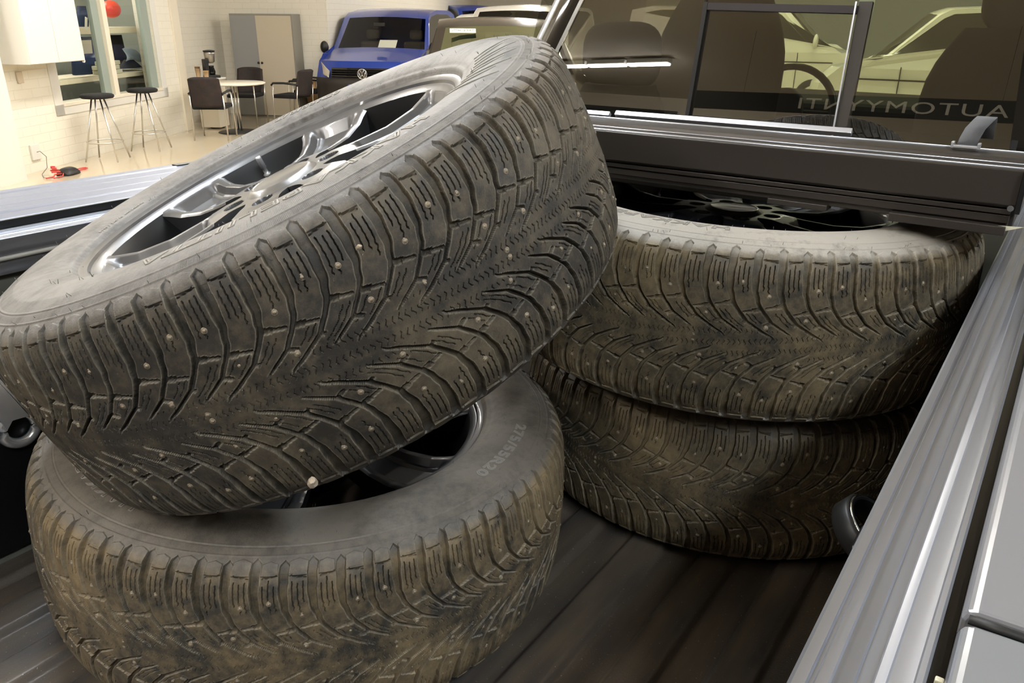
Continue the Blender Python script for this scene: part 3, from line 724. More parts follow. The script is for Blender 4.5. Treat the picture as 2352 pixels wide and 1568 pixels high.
# loose seal strip lying on the housing
ss = MB(); ss.tube([(-.70, YC+.103, .6845), (-.29, YC+.111, .6845)], .0068, 4); o = ss.build('seal_strip', m_silverline, bevel=.001)
tag(o, 'loose light grey seal strip lying on the bed cover housing, right one of two', 'seal strip', 'seal strips on the cover housing')
ss = MB(); ss.tube([(-1.10, YC+.085, .6825), (-.71, YC+.100, .6825)], .0062, 4); o = ss.build('seal_strip', m_silverline, bevel=.001)
tag(o, 'loose light grey seal strip beside the tilted tyre, left one of two', 'seal strip', 'seal strips on the cover housing')
# strap with its buckle
st = thing('strap', 'short grey webbing strap with metal buckle standing on the bed cover housing', 'strap', (-.128, 1.30, .677))
b = MB(); path = [(-.128, 1.302, .680), (-.126, 1.304, .692), (-.122, 1.308, .706), (-.115, 1.314, .717), (-.112, 1.325, .721), (-.112, 1.335, .714), (-.112, 1.338, .69)]
vs = [];
for p_ in path: vs += [Vector(p_)+Vector((-.0125, 0, 0)), Vector(p_)+Vector((.0125, 0, 0))]
b.add(vs, [(2*i, 2*i+1, 2*i+3, 2*i+2) for i in range(len(path)-1)])
o = b.build('webbing', mat('webbing', (.12, .12, .125), .8, bump=(900, .4, .0005)), solid=.0016, smooth=True); o.parent = st; o.matrix_parent_inverse = Matrix.Translation(-st.location)
b = MB(); b.box((-.128, 1.298, .6815), (.032, .012, .004)); b.box((-.1445, 1.298, .6835), (.004, .012, .009)); b.box((-.1115, 1.298, .6835), (.004, .012, .009))
o = b.build('buckle', m_silverline, bevel=.001); o.parent = st; o.matrix_parent_inverse = Matrix.Translation(-st.location)

# ---------------------------------------------------------------- showroom
WD = Vector((-.4985, .8669, 0)); WN = Vector((.8669, .4985, 0)); WO = Vector((-9.584, 4.084, G))   # left wall: direction, inward normal, origin
def W(s, off=0.0, h=0.0): return WO+WD*s+WN*off+Vector((0, 0, h))
H = CEIL-G
def floor_mat():
    m = mat('showroom_floor', (0.56, 0.47, 0.33), 0.12, spec=.6, noise=(1.5, (0.60, 0.51, 0.37), .3), coat=.4); return m
b = MB(); b.add([(-22, -14, G), (12, -14, G), (12, 30, G), (-22, 30, G)], [(0, 1, 2, 3)]); struct(b.build('floor', floor_mat()))
b = MB(); b.add([(-22, -14, CEIL), (12, -14, CEIL), (12, 30, CEIL), (-22, 30, CEIL)], [(0, 3, 2, 1)]); struct(b.build('ceiling', mat('ceiling_paint', (0.60, 0.56, 0.48), .8)))
def wallpart(b, s0, s1, h0, h1, off=0, th=.25):
    ps = [W(s0, off, h0), W(s1, off, h0), W(s1, off, h1), W(s0, off, h1)]; qs = [p-WN*th for p in ps]
    b.add(ps+qs, [(0, 1, 2, 3), (7, 6, 5, 4), (0, 4, 5, 1), (1, 5, 6, 2), (2, 6, 7, 3), (3, 7, 4, 0)])
wl = MB(); WIN = (.957, 3.325, .683, 2.35)
wallpart(wl, -.25, WIN[0], 0, H); wallpart(wl, WIN[1], 4.05, 0, H); wallpart(wl, WIN[0], WIN[1], 0, WIN[2]); wallpart(wl, WIN[0], WIN[1], WIN[3], H)
o = wl.build('wall_left', m_brick); uv_plane(o, WD, WO); struct(o)
b = MB(); wallpart(b, 3.87, 4.10, 0, H, .03, .3); struct(b.build('trim_1', m_cream, bevel=.005))
b = MB(); wallpart(b, -2.4, -.20, 0, H, .20, .45); struct(b.build('wall_front_left', m_white))
b = MB(); wallpart(b, 4.05, 7.0, 0, H, -.35, .2); o = b.build('wall_niche', m_brick); uv_plane(o, WD, WO); struct(o)
# recessed panel border round the window
b = MB()
for s0, s1, h0, h1 in ((.80, .957, .56, 2.5), (3.325, 3.47, .56, 2.5), (.80, 3.47, .56, .683)): wallpart(b, s0, s1, h0, h1, .012, .02)
struct(b.build('trim_2', m_white, bevel=.003))
# window
wf = MB()
def wbox(b, s0, s1, h0, h1, o0, o1):
    ps = [W(s, o, h) for s in (s0, s1) for o in (o0, o1) for h in (h0, h1)]
    b.add(ps, [(0, 1, 3, 2), (4, 6, 7, 5), (0, 4, 5, 1), (2, 3, 7, 6), (0, 2, 6, 4), (1, 5, 7, 3)])
wbox(wf, 2.10, 2.20, WIN[2], WIN[3], -.12, .01); wbox(wf, WIN[0], WIN[1], WIN[2]-.03, WIN[2]+.01, -.12, .02)
win1 = wf.build('window_1', m_cream, bevel=.004); struct(win1)
m_sash = mat('sash_grey_green', (.28, .33, .29), .4)
for s0, s1 in ((1.95, 2.10), (3.14, 3.325)):
    b = MB(); wbox(b, s0, s1, WIN[2], WIN[3], -.10, -.04); b.build('window_sash', m_sash, win1, bevel=.004)
b = MB(); b.add([W(WIN[0], -.07, WIN[2]), W(WIN[1], -.07, WIN[2]), W(WIN[1], -.07, WIN[3]), W(WIN[0], -.07, WIN[3])], [(0, 1, 2, 3)]); b.build('window_pane', m_clear, win1)
# dim room behind the window
b = MB(); 
for q in (((-.2, -1.4), (4.04, -1.4)), ((-.2, -1.4), (-.2, -.26)), ((4.04, -1.4), (4.04, -.26))):
    a_, c_ = [W(s, o_, 0) for s, o_ in q]; b.add([a_, c_, c_+Vector((0, 0, 2.8)), a_+Vector((0, 0, 2.8))], [(0, 1, 2, 3)])
for h_ in (0, 2.8): b.add([W(-.2, -1.4, h_), W(4.04, -1.4, h_), W(4.04, -.26, h_), W(-.2, -.26, h_)], [(0, 1, 2, 3)])
o = b.build('wall_office', mat('office_wall', (.30, .31, .26), .8)); struct(o)
# back wall(s)
BD = Vector((.8669, .4985, 0)); BO = W(6.35, -.35)
b = MB(); BE = BO+BD*1.98; ps = [BO, BE, BE+Vector((0, 0, H)), BO+Vector((0, 0, H))]; b.add(ps, [(0, 3, 2, 1)]); o = b.build('wall_back', m_brick); uv_plane(o, BD, BO); struct(o)
b = MB(); BF = BE+WD*20; b.add([BE, BF, BF+Vector((0, 0, H)), BE+Vector((0, 0, H))], [(0, 3, 2, 1)]); o = b.build('wall_return', m_brick); uv_plane(o, WD, BE); struct(o)
b = MB(); b.add([BF, BF+BD*24, BF+BD*24+Vector((0, 0, H)), BF+Vector((0, 0, H))], [(0, 3, 2, 1)]); o = b.build('wall_far', m_brick); uv_plane(o, BD, BF); struct(o)
b = MB(); b.add([(9, -13, G), (9, 30, G), (9, 30, CEIL), (9, -13, CEIL)], [(0, 1, 2, 3)]); struct(b.build('wall_right', mat('wall_right_paint', (.45, .40, .32), .7)))
b = MB(); b.add([W(-2.4, .2), W(-2.4, -12), W(-2.4, -12, H), W(-2.4, .2, H)], [(0, 1, 2, 3)]); struct(b.build('wall_side', m_cream))
# rear wall: cream above, night-dark glazing below
b = MB(); b.add([(-22, -12.5, 3.08), (12, -12.5, 3.08), (12, -12.5, CEIL), (-22, -12.5, CEIL), (-7.2, -12.5, G), (12, -12.5, G), (12, -12.5, 3.08), (-7.2, -12.5, 3.08)], [(0, 1, 2, 3), (4, 5, 6, 7)]); struct(b.build('wall_rear', m_cream))
b = MB(); b.add([(-22, -12.45, G), (-7.2, -12.45, G), (-7.2, -12.45, 3.08), (-22, -12.45, 3.08)], [(0, 1, 2, 3)]); struct(b.build('window_2', mat('night_glazing', (.02, .022, .028), .15)))

# ceiling lights: long battens
m_lamp = mat('lamp_diffuser', (.9, .9, .9), .5, emit=((1, .95, .88), 62)); m_lampc = mat('lamp_diffuser_cool', (.9, .9, .9), .5, emit=((.86, .93, 1), 62))
m_bat = mat('lamp_housing', (.7, .7, .68), .5)
def batten(x, y, L_, rz, lm, label, group, wd=.11):
    t = thing('ceiling_light', label, 'ceiling light', (x, y, CEIL-.14), rz, group)
    b = MB(); b.box((0, 0, .075), (L_+.02, wd+.03, .07)); b.build('lamp_housing', m_bat, t, bevel=.01)
    b = MB(); b.box((0, 0, .02), (L_, wd, .035)); b.build('lamp_tube', lm, t, bevel=.01)
    return t
ang = math.atan2(.6, 2.55)
for i in range(3): batten(-8.25+.93*i, -9.45+.22*i, .88, ang, m_lamp, 'bright ceiling batten mirrored in the cab window, '+('leftmost', 'middle', 'rightmost')[i]+' of its row of three', 'row of battens behind the truck')
LROWS = [(-6.5, 0.2), (-6.5, 4.6), (-2.2, -2.6), (-2.4, 1.6), (-2.6, 6.2), (1.8, -1.4), (2.2, 3.2), (-5.5, 10.5), (-1.5, 11.5), (-7.6, 1.0), (-7.8, 6.2), (-3.5, 13.4), (-9.5, 14.5), (-5.5, 16.5), (-1.0, 16.0), (-12.5, 18.5), (-8.5, 21), (-14, 22.5)]  # battens above the view, some added to brighten the left and far walls
for k, (x, y) in enumerate(LROWS):
    batten(x, y, 2.4, math.radians(120) if k not in (5, 6) else math.radians(100), m_lampc if k in (5, 6, 3) else m_lamp, 'unseen long ceiling batten lighting the showroom, above the picture', 'ceiling battens of the showroom', .16)

# ---------------------------------------------------------------- furniture at the back
GND = lambda u, v: px(u, v, z=G)
WALLROT = math.atan2(WD.y, WD.x)
def stool(label, c, rz):
    t = thing('bar_stool', label, 'bar stool', c, rz, 'bar stools by the window')
    b = MB(); b.lathe([(.0001, .742), (.13, .742), (.175, .748), (.19, .765), (.188, .785), (.165, .797), (.08, .800), (.0001, .800)], n=36); b.build('seat', m_fabric, t, smooth=True)
    for k in range(4):
        a = PI/4+k*PI/2; b = MB(); b.tube([(.07*math.cos(a), .07*math.sin(a), .745), (.27*math.cos(a), .27*math.sin(a), .012)], .0095, 10)
        b.build('leg', m_tube, t, smooth=True)
    b = MB(); pp = [(.205*math.cos(2*PI*k/32), .205*math.sin(2*PI*k/32), .235) for k in range(32)]; b.tube(pp, .0075, 8, closed=True); b.build('foot_ring', m_tube, t, smooth=True)
    return t
stool('bar stool with round black seat, nearer the hanging white cabinet', GND(250, 369), WALLROT+.15)
stool('bar stool with round black seat, under the right half of the window', GND(349, 345), WALLROT+.1)

m_mesh = mat('chair_mesh', (0.017, 0.015, 0.015), .8, noise=(14, (0.035, 0.022, 0.02), .2))
def chair(label, c, rz, arms=True):
    t = thing('visitor_chair', label, 'chair', c, rz, 'black visitor chairs round the table')
    b = MB()
    def bk(i, j): x = (i-.5)*.46; return Vector((x*(1-.06*j), -.21-.10*j+.03*math.cos(i*2*PI), .46+.42*j-.03*abs(2*i-1)**4*(j > .9)))
    b.grid(bk, 12, 10); b.build('backrest', m_mesh, t, smooth=True, solid=.022)
    b = MB(); b.box((0, .03, .455), (.47, .45, .06)); b.build('seat', m_fabric, t, bevel=.02)
    for sx in (-1, 1):
        b = MB(); b.tube([(sx*.23, .23, .66 if arms else .43), (sx*.24, .25, .0)], .011, 8); b.build('leg', m_tube, t, smooth=True)
        b = MB(); b.tube([(sx*.23, -.24, .62), (sx*.235, -.22, .42), (sx*.24, -.25, .0)], .011, 8); b.build('leg', m_tube, t, smooth=True)
        if arms:
            b = MB(); b.tube([(sx*.235, .25, .63), (sx*.24, .21, .665), (sx*.245, 0, .67), (sx*.235, -.24, .65)], .017, 8); b.build('armrest', m_blk, t, smooth=True)
    return t
def face(v): return math.atan2(v.y, v.x)-PI/2
TB = px(549, 303, z=G)
def toward(p, q): return face(Vector(q)-Vector(p))
p1 = GND(497, 317); chair('black mesh-backed chair seen from behind in front of the round table', p1, toward(p1, p1+Vector((-.66, .80, 0))))
p2 = GND(573, 282); chair('black mesh-backed chair between the round table and the tall cabinet', p2, toward(p2, p2+Vector((.45, -.75, 0))))
p3 = GND(680, 284); chair('black armchair facing left beside the blue van', p3, toward(p3, p3+Vector((-.85, -.25, 0))))
p4 = GND(718, 270); chair('black armchair half hidden behind the other one beside the blue van', p4, toward(p4, p4+Vector((-.8, -.5, 0))))
# round table
t = thing('round_table', 'round pale table between the black chairs', 'table', TB)
b = MB(); b.lathe([(.0001, .715), (.46, .715), (.475, .722), (.475, .735), (.465, .742), (.0001, .742)], n=48); b.build('tabletop', mat('tabletop_white', (.8, .74, .62), .35), t, smooth=True)
for a in (.4, 2.5, 4.6):
    b = MB(); b.tube([(.05*math.cos(a), .05*math.sin(a), .715), (.05*math.cos(a), .05*math.sin(a), .02)], .013, 10); b.build('table_column', m_tube, t, smooth=True)
b = MB(); b.lathe([(.0001, 0), (.30, 0), (.305, .008), (.28, .018), (.05, .028), (.0001, .028)], n=40); b.build('table_base', m_blk, t, smooth=True)
# black bin
o = MB().lathe([(.11, 0), (.135, .36), (.13, .36), (.11, .01), (.0001, .01)], n=24); bp = GND(500, 291); o = o.build('waste_bin', m_blk, smooth=True, loc=bp); tag(o, 'black waste bin on the floor behind the nearest black chair', 'waste bin')
# low white side unit with the coffee maker and paper cups
sp_ = W(4.33, .28)
rot = WALLROT
su = thing('side_table', 'low pale side unit by the corner carrying the coffee maker', 'side table', sp_, rot)
b = MB(); b.box((0, 0, .38), (.34, .32, .72)); b.build('body', m_cream, su, bevel=.01)
b = MB(); b.box((0, 0, .755), (.40, .36, .03)); b.build('top', m_white, su, bevel=.006)
TOPZ = G+.77
def onside(u, v, z=TOPZ):                          # a point over the side unit seen at this pixel
    q = px(u, v, z=z); return q
cm = thing('coffee_maker', 'black and steel coffee maker with jug on the side unit', 'coffee maker', sp_+Vector((.02, .03, .77)), rot+.8)
b = MB(); b.box((0, 0, .02), (.17, .22, .04)); b.box((0, .08, .15), (.14, .06, .26)); b.build('body', m_blk, cm, bevel=.01)
b = MB(); b.lathe([(.04, .22), (.07, .24), (.085, .36), (.082, .385), (.0001, .39)], n=28); b.build('filter_holder', mat('brushed_steel', (.45, .42, .38), .3, .9), cm, smooth=True)
b = MB(); b.lathe([(.088, .385), (.09, .405), (.03, .415), (.0001, .415)], n=28); b.box((-.10, 0, .395), (.06, .03, .015)); b.build('lid', m_blk, cm)
b = MB(); b.lathe([(.0001, .045), (.055, .045), (.065, .09), (.045, .16), (.05, .18)], n=24); b.build('jug', m_blkgloss, cm, smooth=True)
m_cup = mat('paper_cup_tan', (.62, .42, .24), .6)
for k, (dx, dy, hgt) in enumerate(((-.15, -.10, .16), (-.07, -.15, .13), (.12, -.14, .11))):
    c = MB(); 
    c.lathe([(.030, 0), (.041, hgt), (.043, hgt), (.043, hgt+.006), (.038, hgt+.004)], n=20); c.lathe([(.0001, .001), (.03, .001)], n=20)
    o = c.build('paper_cup_stack', m_cup, smooth=True, loc=sp_+Vector((dx, dy, .77)))
    tag(o, ('tallest tan paper cup stack, left of the coffee maker', 'middle tan paper cup stack in front of the coffee maker', 'shortest tan paper cup stack, right of the coffee maker')[k], 'paper cups', 'tan paper cups on the side unit')
# tall cabinet with a grey and a beige door
CB = px(640, 269, z=G); CBC = BO+BD*.93-WD*.225; CBC.z = G; cr = math.atan2(BD.y, BD.x)
cab_ = thing('tall_cabinet', 'tall cabinet with one grey and one beige door against the back wall', 'cabinet', CBC, cr)
b = MB(); b.box((0, 0, .86), (1.12, .42, 1.72)); b.build('cabinet_body', mat('cabinet_edge', (.25, .235, .2), .5), cab_, bevel=.004)
for x, m, nm in ((-.31, mat('door_grey', (.27, .27, .265), .5), 'grey sliding door'), (.225, mat('door_beige', (.50, .44, .34), .5), 'beige sliding door')):
    b = MB(); b.box((x, -.218-(.006 if x > 0 else 0), .86), (.49 if x < 0 else .63, .012, 1.66)); d = b.build('cabinet_door', m, cab_, bevel=.002); d['label'] = nm
    b = MB(); b.lathe([(.0001, 0), (.02, 0), (.02, .01), (.0001, .012)], (x+(.0 if x < 0 else -.27)+(.0 if x > 0 else .2), -.231, .92), 14, Matrix.Rotation(PI/2, 3, 'X')); b.build('knob', m_blk, d)
o = MB().box((0, 0, .31), (.16, .03, .62)).build('wooden_board', mat('plywood', (.62, .38, .17), .5), loc=BO+BD*1.60-WD*.04, bevel=.002)
o.rotation_euler = (0, 0, cr); tag(o, 'narrow orange-brown wooden board standing right of the tall cabinet', 'board')
# wall fittings
def wall_fit(name, s, h, ws, hh, label, cat, m=None, off=.0):
    b = MB(); b.box((0, 0, 0), (ws, .02, hh)); o = b.build(name, m or m_white, loc=W(s, off+.012, h), bevel=.003); o.rotation_euler = (0, 0, WALLROT); return tag(o, label, cat)
def s_at(u, v):
    d = px(u, v, z=-5)-CAM; t = (WO-CAM).dot(WN)/d.dot(WN); p = CAM+d*t; return (p-WO).dot(WD), p.z-G
s_, h_ = s_at(79, 349)
sock = thing('wall_socket', 'white wall socket with a grey cable plugged in, low beside the floor charger', 'socket', W(s_, .0, h_), WALLROT)
b = MB(); b.box((0, -.012, 0), (.15, .024, .17)); b.build('faceplate', m_white, sock, bevel=.004)
s2, h2 = s_at(43, 178); wall_fit('wall_switch', s2, h2, .09, .12, 'pale wall switch plate on the brick under the hanging white cabinet', 'switch', mat('switch_beige', (.6, .52, .4), .5))
sw_ = MB().box((0, 0, 0), (.06, .03, .16)).build('light_switch', m_white, loc=px(537, 75, z=G+1.62) if False else CBC+BD*(-.68)+WD*.205+Vector((0, 0, 1.42)), bevel=.004); sw_.rotation_euler = (0, 0, cr)
tag(sw_, 'small white switch box on the back wall left of the tall cabinet', 'switch')
# hanging white cabinet
hc = thing('hanging_cabinet', 'plain white box-shaped cabinet hanging high at the left edge over the window', 'cabinet', W(.5, .18, 1.9), WALLROT)
b = MB(); b.box((0, 0, 0), (.97, .36, 1.44)); b.build('cabinet_body', m_white, hc, bevel=.004)
for x in (-.2425, .2425):
    b = MB(); b.box((x, -.186, 0), (.479, .012, 1.43)); b.build('cabinet_door', m_white, hc, bevel=.003)
b = MB(); b.tube([(.47, -.17, -.73), (.49, -.17, -.735), (.50, -.17, -.72)], .012, 8); b.build('pipe_end', m_white, hc)
# cable and charger on the floor
m_red = mat('red_clamp', (.55, .06, .05), .5)
so = Vector(sock.location); cp = GND(158, 400)
b = MB(); b.tube([so+WN*.03, so+WN*.07+Vector((0, 0, .01)), so+WN*.09+WD*.06+Vector((0, 0, -.06)), so+WN*.10+WD*.02+Vector((0, 0, -.18)), GND(97, 402)+Vector((0, 0, .01)), GND(101, 410)+Vector((0, 0, .01)), GND(135, 411)+Vector((0, 0, .01)), cp-WD*.13+Vector((0, 0, .02))], .0035, 8)
o = b.build('power_cable', mat('cable_dark', (.12, .11, .09), .5), smooth=True); tag(o, 'thin grey cable running from the wall socket down to the floor charger', 'cable')
ch = thing('battery_charger', 'black battery charger with red leads lying on the floor by the wall', 'battery charger', cp, WALLROT)
b = MB(); b.grid(lambda i, j: Vector(((i-.5)*.24, (.5-abs(i-.5)**3*1.4)*.2*math.cos(j*PI), .005+.075*math.sin(j*PI)*(1-abs(2*i-1)**4))), 14, 12); b.build('body', m_blk, ch, smooth=True, solid=.004)
for k, pp in enumerate((((-.12, 0, .03), (-.2, .03, .03), (-.26, 0, .02), (-.33, .05, .012)), ((-.12, -.02, .03), (-.18, -.05, .015), (-.25, -.04, .012), (-.31, -.03, .012)), ((.12, 0, .03), (.2, .05, .012), (.3, .06, .012), (.37, .02, .012), (.33, -.02, .012), (.2, .0, .012)))):
    b = MB(); b.tube(pp, .007, 8); b.build('lead', m_red, ch, smooth=True)
for p_ in ((-.14, .05, .05), (-.10, .09, .06)):
    b = MB(); b.box(p_, (.02, .09, .02), .5); b.box((p_[0]+.01, p_[1]+.02, p_[2]+.03), (.018, .05, .03), .2); b.build('clamp', m_red, ch, bevel=.006)
office_fill = thing('ceiling_light', 'added unseen fill light at the ceiling of the room behind the window', 'ceiling light', W(2.6, -.9, 2.7), WALLROT)  # lamp added out of view to brighten the dim room
b = MB(); b.box((0, 0, .03), (1.2, .3, .06)); b.build('lamp_housing', m_bat, office_fill, bevel=.01)
b = MB(); b.box((0, 0, -.01), (1.16, .26, .02)); b.build('lamp_tube', mat('office_fill_glow', (.9, .9, .9), .5, emit=((1, .97, .9), 26)), office_fill)
# behind the window: shelf, coats, papers
m_shelf = mat('shelf_white', (.75, .68, .52), .5)
def so(u, v, off):
    d = px(u, v, z=-5)-CAM; t = ((WO-CAM).dot(WN)+off)/d.dot(WN); p = CAM+d*t; return (p-WO).dot(WD), p.z-G
a_ = so(150, 64, -.36); b_ = so(318, 53, -.36); c_ = so(150, 80, -.36)
sh = MB(); wbox(sh, a_[0], min(b_[0], 4.0), c_[1], a_[1], -.62, -.36); tag(sh.build('wall_shelf', m_shelf, bevel=.004), 'long pale shelf crossing behind the window panes', 'shelf')
a_ = so(250, 172, -.36); b_ = so(352, 163, -.36)
ds = MB(); wbox(ds, a_[0]-1.2, min(b_[0]+.3, 4.0), a_[1]-.06, a_[1], -.95, -.36); tag(ds.build('desk', m_shelf, bevel=.004), 'pale desk top seen low through the window', 'desk')
SH, DK = so(150, 64, -.36)[1], a_[1]
def coat(u0, v0, u1, v1, off, wt, m, label, name='jacket', dep=.10):
    """cloth shape between two points seen at these pixels, wt = width of the top against the bottom"""
    sa_, ha = so(u0, v1, off); sb_, hb = so(u1, v1, off); hc_ = so((u0+u1)/2, v0, off)[1]; sc = (sa_+sb_)/2; hw = abs(sb_-sa_)/2
    b = MB()
    def f(i, j):
        a = i*2*PI; ww = hw*(1+(wt-1)*j)*(1+.07*math.sin(5*a))
        return W(sc, off, ha+(hc_-ha)*j)+WD*ww*math.cos(a)+WN*(dep*math.sin(a)*(1-.4*j))
    b.grid(f, 26, 8); b.add([f(k/26, 1) for k in range(26)], [tuple(range(26))]); return tag(b.build(name, m, smooth=True), label, 'jacket' if name == 'jacket' else name.replace('_', ' '))
m_navy = mat('navy_cloth', (.014, .03, .075), .8)
bag = coat(178, 14, 219, 61, -.47, .45, m_navy, 'dark navy bag with white stripes on the shelf behind the window', 'bag')
for k in (0, 1):
    q = so(199+9*k, 54, -.355); o = MB().box((0, 0, 0), (.045, .008, .16)).build('stripe', m_white, bag, loc=W(q[0], -.362, q[1])); o.rotation_euler = (0, .35, WALLROT)
coat(168, 84, 236, 172, -.76, .75, m_navy, 'dark blue coat hanging under the shelf in the left window pane')
coat(186, 92, 212, 124, -.38, 1.2, mat('cream_paper', (.5, .46, .36), .8), 'cream cloth hanging under the shelf, in front of the dark blue coat', dep=.02)
coat(254, 80, 290, 150, -.76, .9, m_fabric, 'black coat hanging under the shelf in the right window pane')
coat(276, 137, 322, 158, -.56, .35, mat('dark_olive', (.02, .021, .017), .8), 'dark heap on the desk behind the right window pane', 'clothes')
b = MB(); q0 = so(284, 112, -.45); q1 = so(344, 136, -.45)
b.grid(lambda i, j: W(q0[0]+(q1[0]-q0[0])*i, -.45+.03*math.sin(i*9+j*4), q1[1]+(q0[1]-q1[1])*(1-.55*i)*j+.03*math.sin(7*i)), 10, 6); tag(b.build('plastic_bag', mat('pale_plastic', (.35, .42, .48), .3), smooth=True, solid=.004), 'crumpled pale blue plastic bag above the dark heap behind the window', 'plastic bag')
q0 = so(255, 21, -.48); b = MB(); b.grid(lambda i, j: W(q0[0]+.17*math.sin(j*PI)*math.cos(i*2*PI), -.48+.11*math.sin(j*PI)*math.sin(i*2*PI), q0[1]+.115*math.cos(j*PI)), 20, 14); hl = tag(b.build('red_helmet', mat('orange_red', (.65, .05, .02), .4), smooth=True), 'orange-red rounded helmet above the shelf in the right window pane', 'helmet')
b = MB(); b.tube([W(q0[0], -.50, q0[1]+.10), W(q0[0], -.60, q0[1]+.13), W(q0[0], -1.398, q0[1]+.13)], .012, 8); b.build('hook', m_blk, hl)
for k in range(3):
    q = so(252-4*(k % 2), 190-9*k, -.48)
    o = MB().box((0, 0, 0), (.42, .2, .055)).build('paper_stack', mat('paper_cream', (.55, .54, .42), .7), loc=W(q[0], -.48, DK+.03+.058*k), bevel=.008); o.rotation_euler = (0, 0, WALLROT+.1*k)
    tag(o, ('lowest cream paper stack on the desk', 'middle cream paper stack on the desk', 'topmost cream paper stack on the desk')[k]+' behind the window mullion', 'papers', 'papers on the desk')

# ---------------------------------------------------------------- cars in the showroom
m_blue = mat('blue_paint', (0.012, 0.05, 0.36), 0.3, .2, coat=.9)
m_wpaint = mat('white_paint_car', (.8, .78, .72), .25, coat=.8)
m_dkpaint = mat('dark_brown_paint', (.022, .018, .015), .25, .2, coat=.5)
m_lens = mat('headlamp_lens', (.75, .72, .62), .12, .6, coat=.8)
m_glassdark = mat('car_glass_dark', (.02, .023, .018), .05, coat=.5)
m_rubcar = mat('car_tyre', (.02, .02, .02), .8)
m_wshaze = thin_glass('greenish_windscreen', (.75, .82, .66), 1.5, .5, gcol=(.78, .88, .66))
def at_dist(u, v, D):
    d = px(u, v, z=CAM.z-1)-CAM if v > 60 else px(u, 200, z=CAM.z-1)-CAM
    d.z = 0; d.normalize(); p = CAM+d*D; return Vector((p.x, p.y, G))
def car(name, label, cat, loc, rz, prof, wb, hw, paint, trim=None, wsi=(4, 5), ri=None, glass=None, length_wheels=(-1.3, 1.5), taper=.16, cabin=True, lower=None, wsm=None):
    """prof: side outline (forward x, z) from the nose bottom up over the hood and roof to the tail; wsi: profile indices between which the windscreen lies"""
    t = thing(name, label, cat, loc, rz)
    zb = prof[3][1]; ztop = max(z for x, z in prof)
    def width(x, z):
        w_ = hw
        if z > zb: w_ *= 1-taper*(z-zb)/(ztop-zb)
        return w_
    xmax = max(x for x, z in prof)
    VY = [-1, -.94, -.86, -.6, -.3, 0, .3, .6, .86, .94, 1]
    b = MB(); n = len(prof); m = len(VY); vs = []
    for i, (x, z) in enumerate(prof):
        for v in VY:
            bow = .13*v*v+.10*max(0, abs(v)-.8)/.2
            if x > .5: xx = x-bow*min(1, (x-.5)/.6)
            elif x < -1.2: xx = x+.10*v**4
            else: xx = x-bow*.3
            vs.append((xx, v*width(x, z)*(1-.03*(x > xmax-.3)), z-.035*v*v*(z > zb)))
    fs = []; mi = []
    for i in range(n-1):
        for j in range(m-1):
            isws = wsi[0] <= i < wsi[1] and 1 < j < m-2
            if isws: continue
            fs.append((i*m+j, (i+1)*m+j, (i+1)*m+j+1, i*m+j+1)); mi.append(0)
    b.add(vs, fs)
    body = b.build('body', paint, t)
    smooth_by_angle(body, 32)
    # side skins with window openings
    zw0 = zb+.03; zw1 = ztop-.13
    for sd in (-1, 1):
        j = 0 if sd < 0 else m-1
        lowp = [vs[i*m+j] for i in range(n) if prof[i][1] <= zb+.001]
        q = [vs[i*m+j] for i in range(n)]
        # belt line splits the side
        first = 3; last = max(i for i in range(n) if prof[i][1] >= zb)
        low = q[:first+1]+q[last:]
        b = MB(); b.add(low, [tuple(range(len(low)))]); b.build('side_panel', paint, t, solid=.02)
        up = q[first:last+1]
        cx = sum(p[0] for p in up)/len(up); cz = sum(p[2] for p in up)/len(up)
        inn = [(cx+(p[0]-cx)*.90, p[1]*1.0, cz+(p[2]-cz)*.80) for p in up]
        k = len(up); b = MB(); b.add(up+inn, [(a, (a+1) % k, (a+1) % k+k, a+k) for a in range(k)]); b.build('window_surround', paint, t, solid=.015)
        b = MB(); b.add(inn, [tuple(range(k))]); b.build('side_window', glass or m_tint, t)
        for wx in length_wheels:
            b = MB(); mt = Matrix.Rotation(PI/2, 3, 'X')
            b.lathe([(.2, -.1), (.31, -.11), (.325, -.08), (.325, .08), (.31, .11), (.2, .1), (.19, .06), (.0001, .05)], (wx, sd*(hw-.10), .325), 30, mt); b.build('car_wheel', m_rubcar, t, smooth=True)
    # windscreen pane
    b = MB(); ws = []
    for i in range(wsi[0], wsi[1]+1): ws += vs[i*m+2:i*m+m-2]
    kk = m-4; rows = wsi[1]-wsi[0]
    b.add(ws, [(r*kk+c, (r+1)*kk+c, (r+1)*kk+c+1, r*kk+c+1) for r in range(rows) for c in range(kk-1)])
    wso = b.build('windscreen', wsm or m_clear, t, smooth=True)
    if cabin:
        b = MB(); b.box((0, 0, .35), (2.9, hw*1.7, .3)); b.build('cabin_floor', m_dark, t)
        b = MB(); b.box((prof[wsi[0]][0]-.35, 0, prof[wsi[0]][1]-.13), (.5, hw*1.65, .16)); b.build('dashboard', m_blk, t, bevel=.03)
        for sy in (-.42, .42):
            b = MB(); b.box((.05, sy, .95), (.18, .46, .62)); b.box((.0, sy, 1.38), (.12, .26, .18)); b.build('seat', m_seat, t, bevel=.05)
    return t, vs, m, VY
